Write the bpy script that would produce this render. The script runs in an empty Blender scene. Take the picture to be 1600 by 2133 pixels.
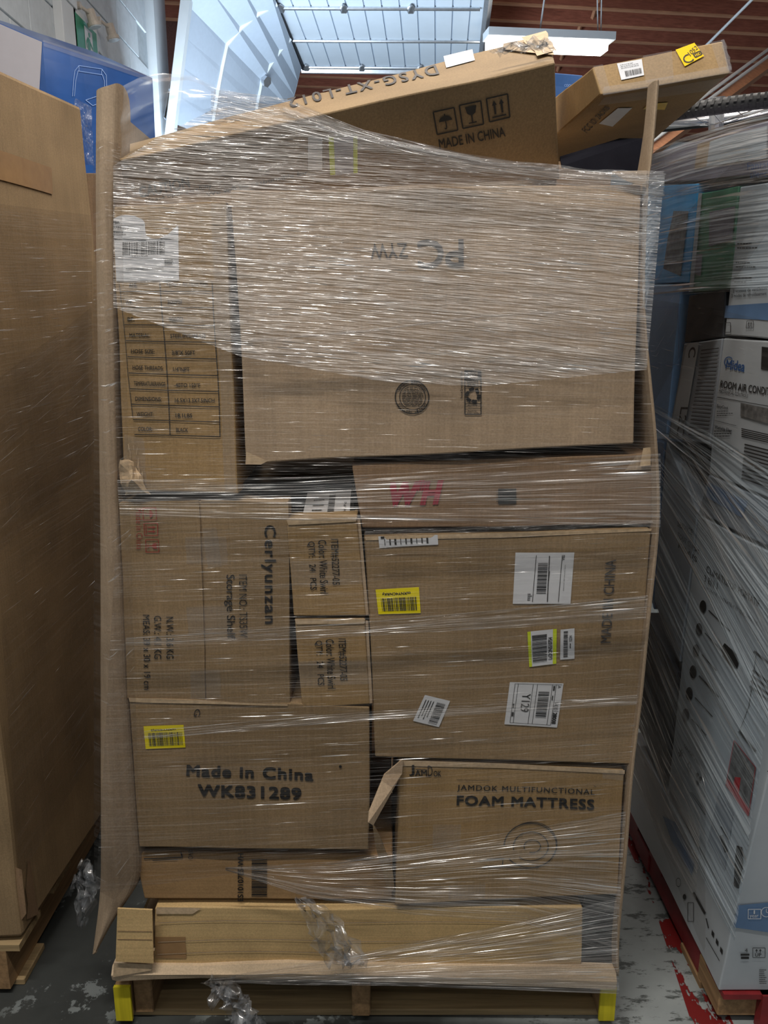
import bpy, bmesh, math, random
from mathutils import Vector, noise, Matrix
random.seed(7)
SC = bpy.context.scene
COL = SC.collection
PI = math.pi

# ------------------------------------------------------------------ camera
F = 1600.0; TH = math.radians(13.2)
CAM = Vector((0.0, -1.5, 1.62))
cd = bpy.data.cameras.new('camera'); cam = bpy.data.objects.new('camera', cd); COL.objects.link(cam)
cam.location = CAM; cam.rotation_euler = (PI / 2 - TH, 0, 0)
cd.sensor_fit = 'HORIZONTAL'; cd.sensor_width = 36; cd.lens = 36 * F / 1600; cd.clip_start = 0.05
SC.camera = cam

# ------------------------------------------------------------------ world, daylight, exposure
w = bpy.data.worlds.new('world'); SC.world = w; w.use_nodes = True
bg = w.node_tree.nodes['Background']; bg.inputs[0].default_value = (0.78, 0.88, 1.0, 1); bg.inputs[1].default_value = 0.10
SC.view_settings.view_transform = 'Standard'; SC.view_settings.look = 'None'
SC.view_settings.exposure = 0.18; SC.view_settings.gamma = 1.0; SC.view_settings.use_curve_mapping = False

def area(name, loc, rot, sx, sy, power, col):
    l = bpy.data.lights.new(name, 'AREA'); l.shape = 'RECTANGLE'; l.size = sx; l.size_y = sy; l.energy = power; l.color = col
    o = bpy.data.objects.new(name, l); COL.objects.link(o); o.location = loc; o.rotation_euler = rot
    return o
TUBES = [(-0.70, -1.35, 4.2, 0.0, 72), (0.75, -1.35, 4.2, 0.0, 26), (0.0, -3.2, 4.2, 0.0, 12), (2.2, 1.6, 4.2, 0.0, 40), (0.35, 1.1, 4.2, 0.0, 46)]  # last tube is added over the centre load to light tops and gap sides
for i, (x, y, z, r, p) in enumerate(TUBES):
    area('ceiling_tube_light', (x, y, z), (0, 0, r), 1.25, 0.07, p, (1.0, 0.955, 0.88))
    area('ceiling_tube_upglow', (x, y, z + 0.09), (PI, 0, r), 1.25, 0.12, p * 0.45, (1.0, 0.955, 0.88))  # added uplight above each fitting to brighten the joists
# daylight that comes in through the raised overhead door at the back left
area('doorway_daylight', (-1.15, 4.4, 2.2), (math.radians(115), 0, math.radians(-40)), 2.0, 1.6, 150, (0.72, 0.86, 1.0))

# ------------------------------------------------------------------ projection helpers
FW = Vector((0, math.cos(TH), -math.sin(TH))); UP = Vector((0, math.sin(TH), math.cos(TH)))
def ray(px, py):
    return Vector((1, 0, 0)) * ((px - 800) / F) + UP * (-(py - 1066.5) / F) + FW
def hit(px, py, p0, n):
    d = ray(px, py); return CAM + d * ((p0 - CAM).dot(n) / d.dot(n))
def PY(px, py, y):
    d = ray(px, py); return CAM + d * ((y - CAM.y) / d.y)
def PX(px, py, x):
    d = ray(px, py); return CAM + d * ((x - CAM.x) / d.x)
def PZ(px, py, z):
    d = ray(px, py); return CAM + d * ((z - CAM.z) / d.z)

# ------------------------------------------------------------------ materials
def newmat(name):
    m = bpy.data.materials.new(name); m.use_nodes = True
    nt = m.node_tree; nt.nodes.clear()
    return m, nt, nt.nodes, nt.links
def out(nt, sh):
    o = nt.nodes.new('ShaderNodeOutputMaterial'); nt.links.new(sh, o.inputs[0])
def noise_node(nt, vec, scale, detail=2, rough=0.5):
    n = nt.nodes.new('ShaderNodeTexNoise'); n.inputs['Scale'].default_value = scale
    n.inputs['Detail'].default_value = detail; n.inputs['Roughness'].default_value = rough
    nt.links.new(vec, n.inputs['Vector']); return n.outputs['Fac']
def mapping(nt, src, scale, loc=(0, 0, 0), rot=(0, 0, 0)):
    m = nt.nodes.new('ShaderNodeMapping'); m.inputs['Scale'].default_value = scale; m.inputs['Location'].default_value = loc
    m.inputs['Rotation'].default_value = rot
    nt.links.new(src, m.inputs['Vector']); return m.outputs[0]
def ramp(nt, fac, stops):
    r = nt.nodes.new('ShaderNodeValToRGB'); e = r.color_ramp.elements
    while len(e) < len(stops): e.new(0.5)
    for el, (p, c) in zip(e, stops):
        el.position = p; el.color = (c if len(c) == 4 else (*c, 1)) if isinstance(c, tuple) else (c, c, c, 1)
    nt.links.new(fac, r.inputs[0]); return r.outputs[0]
def mathn(nt, op, a, b=None, clamp=False):
    m = nt.nodes.new('ShaderNodeMath'); m.operation = op; m.use_clamp = clamp
    for i, v in enumerate((a, b)):
        if v is None: continue
        if isinstance(v, (int, float)): m.inputs[i].default_value = v
        else: nt.links.new(v, m.inputs[i])
    return m.outputs[0]
def mixcol(nt, fac, a, b, mode='MIX'):
    m = nt.nodes.new('ShaderNodeMix'); m.data_type = 'RGBA'; m.blend_type = mode
    for s, v in ((m.inputs[0], fac), (m.inputs[6], a), (m.inputs[7], b)):
        if isinstance(v, (int, float)): s.default_value = v
        elif isinstance(v, tuple): s.default_value = (*v, 1)
        else: nt.links.new(v, s)
    return m.outputs[2]
def principled(nt, col, rough=0.6, metal=0.0, bump=None, bstr=0.3, bdist=0.002, spec=0.5, coat=0.0):
    p = nt.nodes.new('ShaderNodeBsdfPrincipled')
    if isinstance(col, tuple): p.inputs['Base Color'].default_value = (*col, 1)
    else: nt.links.new(col, p.inputs['Base Color'])
    if isinstance(rough, (int, float)): p.inputs['Roughness'].default_value = rough
    else: nt.links.new(rough, p.inputs['Roughness'])
    p.inputs['Metallic'].default_value = metal; p.inputs['Specular IOR Level'].default_value = spec
    p.inputs['Coat Weight'].default_value = coat; p.inputs['Coat Roughness'].default_value = 0.12
    if bump is not None:
        b = nt.nodes.new('ShaderNodeBump'); b.inputs['Strength'].default_value = bstr; b.inputs['Distance'].default_value = bdist
        nt.links.new(bump, b.inputs['Height']); nt.links.new(b.outputs[0], p.inputs['Normal'])
        if coat: nt.links.new(b.outputs[0], p.inputs['Coat Normal'])
    return p.outputs[0]

def geo_pos(nt):
    g = nt.nodes.new('ShaderNodeNewGeometry'); return g.outputs['Position']

def cardboard(name, base, flute=(230, 230, 1), rough=0.75, coat=0.0, dirt=0.25):
    """kraft paper: fibre mottling, faint flute lines, scuffs"""
    m, nt, N, L = newmat(name)
    v = geo_pos(nt)
    big = noise_node(nt, v, 3.5, 3, 0.6)
    fib = noise_node(nt, v, 260, 2, 0.7)
    fl = noise_node(nt, mapping(nt, v, flute), 1.0, 1, 0.4)
    sc = ramp(nt, noise_node(nt, mapping(nt, v, (6, 6, 22)), 1.0, 5, 0.72), [(0.60, 0.0), (0.74, 1.0)])
    lo = tuple(c * 0.80 for c in base); hi = tuple(min(1, c * 1.13) for c in base)
    c = mixcol(nt, ramp(nt, big, [(0.33, 0.0), (0.67, 1.0)]), lo, hi)
    c = mixcol(nt, 0.55, c, ramp(nt, fib, [(0.3, (0.72, 0.72, 0.72)), (0.7, (1.18, 1.18, 1.18))]), 'MULTIPLY')
    c = mixcol(nt, 0.35, c, ramp(nt, fl, [(0.35, (0.82, 0.82, 0.82)), (0.65, (1.1, 1.1, 1.1))]), 'MULTIPLY')
    c = mixcol(nt, mathn(nt, 'MULTIPLY', sc, dirt), c, tuple(x * 0.6 for x in base))
    h = mathn(nt, 'ADD', mathn(nt, 'MULTIPLY', fl, 0.5), mathn(nt, 'MULTIPLY', big, 1.5))
    out(nt, principled(nt, c, rough, bump=h, bstr=0.35, bdist=0.0015, spec=0.25, coat=coat))
    return m
def plain(name, col, rough=0.6, metal=0.0, spec=0.5, var=0.12, scale=30, coat=0.0, bstr=0.15):
    m, nt, N, L = newmat(name)
    n = noise_node(nt, geo_pos(nt), scale, 4, 0.6)
    c = mixcol(nt, ramp(nt, n, [(0.3, 0.0), (0.7, 1.0)]), tuple(x * (1 - var) for x in col), tuple(min(1, x * (1 + var)) for x in col))
    out(nt, principled(nt, c, rough, metal, bump=n, bstr=bstr, bdist=0.001, spec=spec, coat=coat)); return m
def wood(name, base, axis='X', dark=0.45, rough=0.7):
    m, nt, N, L = newmat(name)
    v = geo_pos(nt)
    s = {'X': (2.5, 60, 60), 'Y': (60, 2.5, 60), 'Z': (60, 60, 2.5)}[axis]
    g = noise_node(nt, mapping(nt, v, s), 1.0, 4, 0.65)
    b = noise_node(nt, v, 4, 3, 0.6)
    c = mixcol(nt, ramp(nt, g, [(0.32, 0.0), (0.66, 1.0)]), tuple(x * dark for x in base), base)
    c = mixcol(nt, mathn(nt, 'MULTIPLY', ramp(nt, b, [(0.35, 0.0), (0.7, 1.0)]), 0.45), c, tuple(x * 0.62 for x in base))
    out(nt, principled(nt, c, rough, bump=g, bstr=0.5, bdist=0.002, spec=0.25)); return m

def film(name, haze=0.10, streak=0.35, glint=0.6, us=7.0, vs=170.0, rough=0.2, bstr=1.0, bd=0.004, tint=(0.92, 0.92, 0.92), env=0.06, off=0.0, th=0.58):
    """clear stretch film: stretched lengthways into fine ridges (uv.x runs along the pull), ridges scatter a little and reflect the lamps"""
    m, nt, N, L = newmat(name)
    tc = N.new('ShaderNodeTexCoord'); uv = tc.outputs['UV']
    wob = noise_node(nt, mapping(nt, uv, (2.2, 3.0, 1), (off, 0, 0)), 1.0, 2, 0.5)
    cx = N.new('ShaderNodeCombineXYZ'); cx.inputs[0].default_value = 0
    L.new(mathn(nt, 'MULTIPLY', wob, 0.012), cx.inputs[1])
    va = N.new('ShaderNodeVectorMath'); va.operation = 'ADD'; L.new(uv, va.inputs[0]); L.new(cx.outputs[0], va.inputs[1])
    uvw = va.outputs[0]
    fine = noise_node(nt, mapping(nt, uvw, (us, vs, 1), (off, off, 0)), 1.0, 2, 0.55)
    wide = noise_node(nt, mapping(nt, uvw, (us * 0.25, vs * 0.22, 1), (off + 3, off, 0)), 1.0, 3, 0.6)
    patch = noise_node(nt, mapping(nt, uv, (2.0, 5.0, 1), (off, 2, 0)), 1.0, 2, 0.5)
    dash = mathn(nt, 'MULTIPLY', ramp(nt, fine, [(th, 0.0), (th + 0.08, 1.0)]), ramp(nt, patch, [(0.38, 0.12), (0.62, 1.0)]))
    soft = ramp(nt, wide, [(0.40, 0.0), (0.72, 1.0)])
    bump = N.new('ShaderNodeBump'); bump.inputs['Strength'].default_value = bstr; bump.inputs['Distance'].default_value = bd
    fineb = noise_node(nt, mapping(nt, uvw, (us * 1.2, vs * 0.9, 1), (off + 7, off + 9, 0)), 1.0, 1, 0.5); hh = mathn(nt, 'ADD', fineb, mathn(nt, 'MULTIPLY', wide, 2.0)); L.new(hh, bump.inputs['Height'])
    tr = N.new('ShaderNodeBsdfTransparent'); tr.inputs[0].default_value = (*[0.5 + 0.5 * t for t in tint], 1)
    gl = N.new('ShaderNodeBsdfGlossy'); gl.inputs['Roughness'].default_value = rough; gl.inputs[0].default_value = (1, 1, 1, 1); L.new(bump.outputs[0], gl.inputs['Normal'])
    df = N.new('ShaderNodeBsdfDiffuse'); df.inputs[0].default_value = (*tint, 1); L.new(bump.outputs[0], df.inputs['Normal'])
    fold = N.new('ShaderNodeMixShader'); fold.inputs[0].default_value = 0.25; L.new(gl.outputs[0], fold.inputs[1])
    dw = N.new('ShaderNodeBsdfDiffuse'); dw.inputs[0].default_value = (0.93, 0.93, 0.93, 1); L.new(bump.outputs[0], dw.inputs['Normal']); L.new(dw.outputs[0], fold.inputs[2])  # white diffuse share paints the glints brighter, on top of real crease whitening
    f1 = mathn(nt, 'ADD', mathn(nt, 'MULTIPLY', soft, streak), haze)
    f1 = mathn(nt, 'MULTIPLY', f1, 1.0, True)
    m1 = N.new('ShaderNodeMixShader'); L.new(f1, m1.inputs[0]); L.new(tr.outputs[0], m1.inputs[1]); L.new(df.outputs[0], m1.inputs[2])
    f2 = mathn(nt, 'ADD', mathn(nt, 'MULTIPLY', dash, glint), env, True)
    m2 = N.new('ShaderNodeMixShader'); L.new(f2, m2.inputs[0]); L.new(m1.outputs[0], m2.inputs[1]); L.new(fold.outputs[0], m2.inputs[2])
    out(nt, m2.outputs[0]); return m

M = {}
M['kraft'] = cardboard('kraft', (0.31, 0.215, 0.118))
M['kraft_gold'] = cardboard('kraft_gold', (0.37, 0.245, 0.115))
M['kraft_pale'] = cardboard('kraft_pale', (0.45, 0.335, 0.225))
M['kraft_dark'] = cardboard('kraft_dark', (0.28, 0.18, 0.105))
M['kraft_flat'] = cardboard('kraft_flat', (0.38, 0.235, 0.11), flute=(1, 1, 160))
M['sheet'] = cardboard('sheet', (0.38, 0.285, 0.195), flute=(120, 120, 1))
M['kraft_bright'] = cardboard('kraft_bright', (0.60, 0.42, 0.20), flute=(1, 1, 160))
M['kraft_lip'] = cardboard('kraft_lip', (0.60, 0.46, 0.31), flute=(1, 1, 160))
M['torn'] = plain('torn', (0.55, 0.41, 0.26), 0.85, scale=80, var=0.2)
M['tape'] = plain('tape', (0.34, 0.20, 0.09), 0.25, coat=0.5, var=0.1)
M['clear_tape'] = film('clear_tape', 0.03, 0.06, 0.25, 8, 30, 0.2, 0.6, 0.003)
M['ink'] = plain('ink', (0.018, 0.017, 0.017), 0.55, var=0.1)
M['faded_ink'] = plain('faded_ink', (0.06, 0.055, 0.055), 0.6, var=0.3, scale=90)
M['red_ink'] = plain('red_ink', (0.33, 0.05, 0.035), 0.6, var=0.2)
M['brush_red'] = plain('brush_red', (0.30, 0.03, 0.05), 0.6, var=0.3)
M['paper'] = plain('paper', (0.68, 0.70, 0.74), 0.45, var=0.04)
M['yellow'] = plain('yellow', (0.86, 0.72, 0.0), 0.4, var=0.05)
M['lime'] = plain('lime', (0.62, 0.74, 0.02), 0.4, var=0.05)
M['amber'] = plain('amber', (0.90, 0.60, 0.01), 0.35, var=0.06)
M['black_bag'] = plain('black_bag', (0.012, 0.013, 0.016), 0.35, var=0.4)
M['black_box'] = plain('black_box', (0.016, 0.018, 0.022), 0.45, var=0.3)
M['dark_board'] = plain('dark_board', (0.012, 0.012, 0.016), 0.95, spec=0.0)  # matte near-black for the sheet that stands in for shade
M['white_box'] = plain('white_box', (0.46, 0.50, 0.54), 0.45, var=0.04, scale=12)
M['grey_box'] = plain('grey_box', (0.29, 0.32, 0.36), 0.5, var=0.08, scale=12)
M['steel_blue'] = plain('steel_blue', (0.11, 0.20, 0.36), 0.4, var=0.15, scale=10)
M['pale_blue'] = plain('pale_blue', (0.26, 0.46, 0.78), 0.4, var=0.12, scale=8)
M['cyan_box'] = plain('cyan_box', (0.03, 0.40, 0.86), 0.35, var=0.2, scale=8)
M['green_box'] = plain('green_box', (0.07, 0.25, 0.15), 0.4, var=0.35, scale=9)
M['lilac_box'] = plain('lilac_box', (0.26, 0.25, 0.31), 0.4, var=0.2, scale=7)
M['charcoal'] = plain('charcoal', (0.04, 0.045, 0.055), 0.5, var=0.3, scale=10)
M['navy'] = plain('navy', (0.02, 0.09, 0.28), 0.45)
M['royal'] = plain('royal', (0.025, 0.095, 0.33), 0.22, var=0.15, scale=6, coat=0.6)
M['grey_side'] = plain('grey_side', (0.40, 0.39, 0.43), 0.5, var=0.05, scale=8)
M['light_line'] = plain('light_line', (0.25, 0.40, 0.75), 0.5)
M['red_print'] = plain('red_print', (0.42, 0.01, 0.02), 0.4)
M['photo_grey'] = plain('photo_grey', (0.14, 0.14, 0.14), 0.5, var=0.5, scale=60)
M['tire'] = plain('tire', (0.02, 0.021, 0.022), 0.55, var=0.2)
M['steel'] = plain('steel', (0.6, 0.61, 0.63), 0.3, 0.9, var=0.1)
M['white_paint'] = plain('white_paint', (0.72, 0.76, 0.78), 0.5, var=0.04, scale=5)
M['block_paint'] = plain('block_paint', (0.62, 0.68, 0.72), 0.65, var=0.08, scale=18, bstr=0.6)
M['mortar'] = plain('mortar', (0.42, 0.47, 0.50), 0.8, var=0.1)
M['door_paint'] = plain('door_paint', (0.70, 0.78, 0.86), 0.45, var=0.03, scale=4)
M['door_shadow'] = plain('door_groove', (0.50, 0.57, 0.66), 0.5, var=0.03)  # darker copy of the door paint, shade painted into the panel grooves
M['black_seal'] = plain('black_seal', (0.02, 0.02, 0.025), 0.6)
M['joist'] = wood('joist_wood', (0.40, 0.13, 0.08), 'X', 0.6)
M['joist_pale'] = wood('joist_pale', (0.62, 0.30, 0.17), 'X', 0.7)
M['deck'] = wood('roof_deck', (0.18, 0.08, 0.065), 'Y', 0.6)
M['pallet'] = wood('pallet_wood', (0.50, 0.36, 0.19), 'X', 0.5)
M['pallet_y'] = wood('pallet_stringer', (0.42, 0.26, 0.13), 'Y', 0.5)
M['pallet_dark'] = wood('pallet_dark', (0.13, 0.085, 0.045), 'X', 0.5)
M['pallet_yellow'] = wood('pallet_yellow', (0.80, 0.68, 0.03), 'Z', 0.6)
M['pallet_red'] = plain('pallet_red', (0.20, 0.012, 0.015), 0.55, var=0.3, scale=14)
M['sign_green'] = plain('sign_green', (0.01, 0.26, 0.14), 0.4)
M['lamp_body'] = plain('lamp_body', (0.60, 0.55, 0.48), 0.45)
M['lamp_glass'] = plain('lamp_glass', (0.75, 0.80, 0.85), 0.15)
M['film_heavy'] = film('film_heavy', 0.13, 0.24, 1.0, 15, 125, 0.24, 1.0, 0.006, (0.84, 0.82, 0.81), env=0.04)
M['film_mid'] = film('film_mid', 0.005, 0.06, 0.55, 9, 110, 0.25, 1.0, 0.006, (0.74, 0.72, 0.70), env=0.006, off=5.0, th=0.635)
M['film_light'] = film('film_light', 0.003, 0.03, 0.45, 9, 120, 0.25, 1.0, 0.006, (0.74, 0.72, 0.70), env=0.006, off=11.0, th=0.635)
M['film_fan'] = film('film_fan', 0.02, 0.25, 0.9, 5, 55, 0.28, 1.0, 0.009, (0.80, 0.79, 0.78), env=0.03, off=17.0)
M['film_band'] = film('film_band', 0.01, 0.20, 0.8, 5, 34, 0.28, 1.0, 0.009, (0.78, 0.77, 0.76), env=0.03, off=23.0)
M['film_cool'] = film('film_cool', 0.02, 0.38, 1.0, 2.2, 48, 0.30, 1.0, 0.012, (0.70, 0.78, 0.84), env=0.03, off=31.0)
M['film_clear'] = film('film_clear', 0.07, 0.16, 0.35, 3, 14, 0.12, 0.7, 0.006, (0.80, 0.86, 0.92), env=0.06, off=41.0)
M['film_crumple'] = film('film_crumple', 0.04, 0.14, 0.5, 9, 12, 0.16, 1.0, 0.01, (0.80, 0.82, 0.85), env=0.05, off=47.0)

def floor_mat():
    m, nt, N, L = newmat('concrete_floor')
    v = geo_pos(nt)
    a = noise_node(nt, v, 2.2, 5, 0.65); b = noise_node(nt, v, 14, 6, 0.7); c2 = noise_node(nt, mapping(nt, v, (9, 26, 1)), 1.0, 5, 0.75)
    sx = N.new('ShaderNodeSeparateXYZ'); L.new(v, sx.inputs[0])
    # dark tone over the left aisle, paler scuffed tone over the right aisle
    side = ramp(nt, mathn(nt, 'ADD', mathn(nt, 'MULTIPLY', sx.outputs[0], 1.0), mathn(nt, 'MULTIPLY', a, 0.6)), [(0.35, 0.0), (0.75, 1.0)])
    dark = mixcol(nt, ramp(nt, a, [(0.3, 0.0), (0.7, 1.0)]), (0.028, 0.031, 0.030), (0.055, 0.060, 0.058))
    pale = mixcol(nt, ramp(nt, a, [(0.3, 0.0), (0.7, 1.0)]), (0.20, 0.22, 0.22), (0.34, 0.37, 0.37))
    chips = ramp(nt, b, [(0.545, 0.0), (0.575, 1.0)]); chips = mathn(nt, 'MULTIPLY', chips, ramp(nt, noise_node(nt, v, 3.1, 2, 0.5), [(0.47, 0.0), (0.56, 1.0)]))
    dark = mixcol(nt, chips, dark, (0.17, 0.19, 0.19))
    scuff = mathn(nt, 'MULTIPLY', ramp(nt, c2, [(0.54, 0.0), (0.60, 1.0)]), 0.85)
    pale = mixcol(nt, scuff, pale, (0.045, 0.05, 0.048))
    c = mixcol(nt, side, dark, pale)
    out(nt, principled(nt, c, ramp(nt, b, [(0.3, 0.35), (0.7, 0.6)]), bump=b, bstr=0.2, bdist=0.002, spec=0.4)); return m
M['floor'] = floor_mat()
def red_line_mat():
    m, nt, N, L = newmat('worn_red_paint')
    b = noise_node(nt, mapping(nt, geo_pos(nt), (1, 0.45, 1)), 11, 5, 0.7)
    t = N.new('ShaderNodeBsdfTransparent'); p = principled(nt, (0.17, 0.010, 0.010), 0.5)
    mx = N.new('ShaderNodeMixShader'); L.new(ramp(nt, b, [(0.53, 0.0), (0.55, 1.0)]), mx.inputs[0]); L.new(t.outputs[0], mx.inputs[1]); L.new(p, mx.inputs[2])
    out(nt, mx.outputs[0]); return m
M['red_line'] = red_line_mat()
def emis(name, col, s):
    m, nt, N, L = newmat(name); e = N.new('ShaderNodeEmission'); e.inputs[0].default_value = (*col, 1); e.inputs[1].default_value = s
    out(nt, e.outputs[0]); return m
M['tube'] = emis('tube', (1.0, 0.97, 0.9), 6.0)

# ------------------------------------------------------------------ object helpers
def link(name, me, mat, parent=None):
    o = bpy.data.objects.new(name, me); COL.objects.link(o)
    if mat is not None: me.materials.append(M[mat] if isinstance(mat, str) else mat)
    if parent is not None: o.parent = parent
    return o
def pyobj(name, verts, faces, mat, parent=None, smooth=False):
    me = bpy.data.meshes.new(name); me.from_pydata([tuple(v) for v in verts], [], faces); me.update()
    if smooth:
        for p in me.polygons: p.use_smooth = True
    return link(name, me, mat, parent)
def bmobj(name, bm, mat, parent=None, smooth=False):
    me = bpy.data.meshes.new(name); bm.to_mesh(me); bm.free()
    if smooth:
        for p in me.polygons: p.use_smooth = True
    return link(name, me, mat, parent)
def tag(o, label, cat, group=None, kind=None):
    if label: o['label'] = label
    if cat: o['category'] = cat
    if group: o['group'] = group
    if kind: o['kind'] = kind
    return o
def structure(o, label=None):
    o['kind'] = 'structure'
    if label: o['label'] = label
    return o
def empty(name, loc=(0, 0, 0)):
    o = bpy.data.objects.new(name, None); COL.objects.link(o); o.location = loc; o.empty_display_size = 0.05
    return o
def keep(child, par):
    child.parent = par
    child.matrix_parent_inverse = Matrix.Translation(-Vector(par.location))

def hexa_bm(c, cuts=0):
    """c: 8 corners, front TL TR BR BL then back TL TR BR BL"""
    bm = bmesh.new(); v = [bm.verts.new(p) for p in c]
    for f in ((0, 3, 2, 1), (4, 5, 6, 7), (0, 1, 5, 4), (3, 7, 6, 2), (0, 4, 7, 3), (1, 2, 6, 5)):
        bm.faces.new([v[i] for i in f])
    if cuts: bmesh.ops.subdivide_edges(bm, edges=bm.edges[:], cuts=cuts, use_grid_fill=True)
    bmesh.ops.recalc_face_normals(bm, faces=bm.faces[:])
    return bm
def wobble(p, amp, fr=5.0, seed=0.0):
    if not amp: return Vector((0, 0, 0))
    q = p * fr + Vector((seed, seed * 1.7, 0))
    return Vector((noise.noise(q), noise.noise(q + Vector((31, 7, 3))), noise.noise(q + Vector((5, 51, 13))))) * amp
class Surf:
    def __init__(s, p0, n, amp=0.0, fr=5.0, seed=0.0):
        s.p0 = p0; s.n = n.normalized()
        if (CAM - p0).dot(s.n) < 0: s.n = -s.n
        s.amp, s.fr, s.seed = amp, fr, seed
    def at(s, px, py, off=0.001):
        p = hit(px, py, s.p0, s.n)
        return p + wobble(p, s.amp, s.fr, s.seed) + s.n * off
class Box: pass
def carton8(name, c, mat, label=None, cat='box', group=None, amp=0.003, cuts=10, fr=5.0, parent=None, bev=0.003, seed=None, kind=None):
    seed = random.uniform(0, 50) if seed is None else seed
    bm = hexa_bm(c, cuts)
    for v in bm.verts: v.co = v.co + wobble(v.co, amp, fr, seed)
    o = bmobj(name, bm, mat, parent)
    if bev:
        b = o.modifiers.new('bevel', 'BEVEL'); b.width = bev; b.segments = 2; b.limit_method = 'ANGLE'; b.angle_limit = math.radians(50)
    if label: tag(o, label, cat, group, kind)
    B = Box(); B.o = o
    B.front = Surf(c[0], (c[1] - c[0]).cross(c[3] - c[0]), amp, fr, seed)
    B.top = Surf(c[0], (c[1] - c[0]).cross(c[4] - c[0]), amp, fr, seed)
    B.side = Surf(c[0], (c[4] - c[0]).cross(c[3] - c[0]), amp, fr, seed)
    B.bottom = Surf(c[3], (c[2] - c[3]).cross(c[7] - c[3]), amp, fr, seed)
    return B
def carton(name, q, y, depth, mat, label, **k):
    f = [PY(*p, y) for p in q]
    return carton8(name, f + [p + Vector((0, depth, 0)) for p in f], mat, label, **k)
def side_carton(name, q, x, width, mat, label, **k):
    """a box of the right-hand load seen from its aisle side: q = far top, near top, near bottom, far bottom"""
    f = [PX(*p, x) for p in q]
    return carton8(name, f + [p + Vector((width, 0, 0)) for p in f], mat, label, **k)

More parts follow.
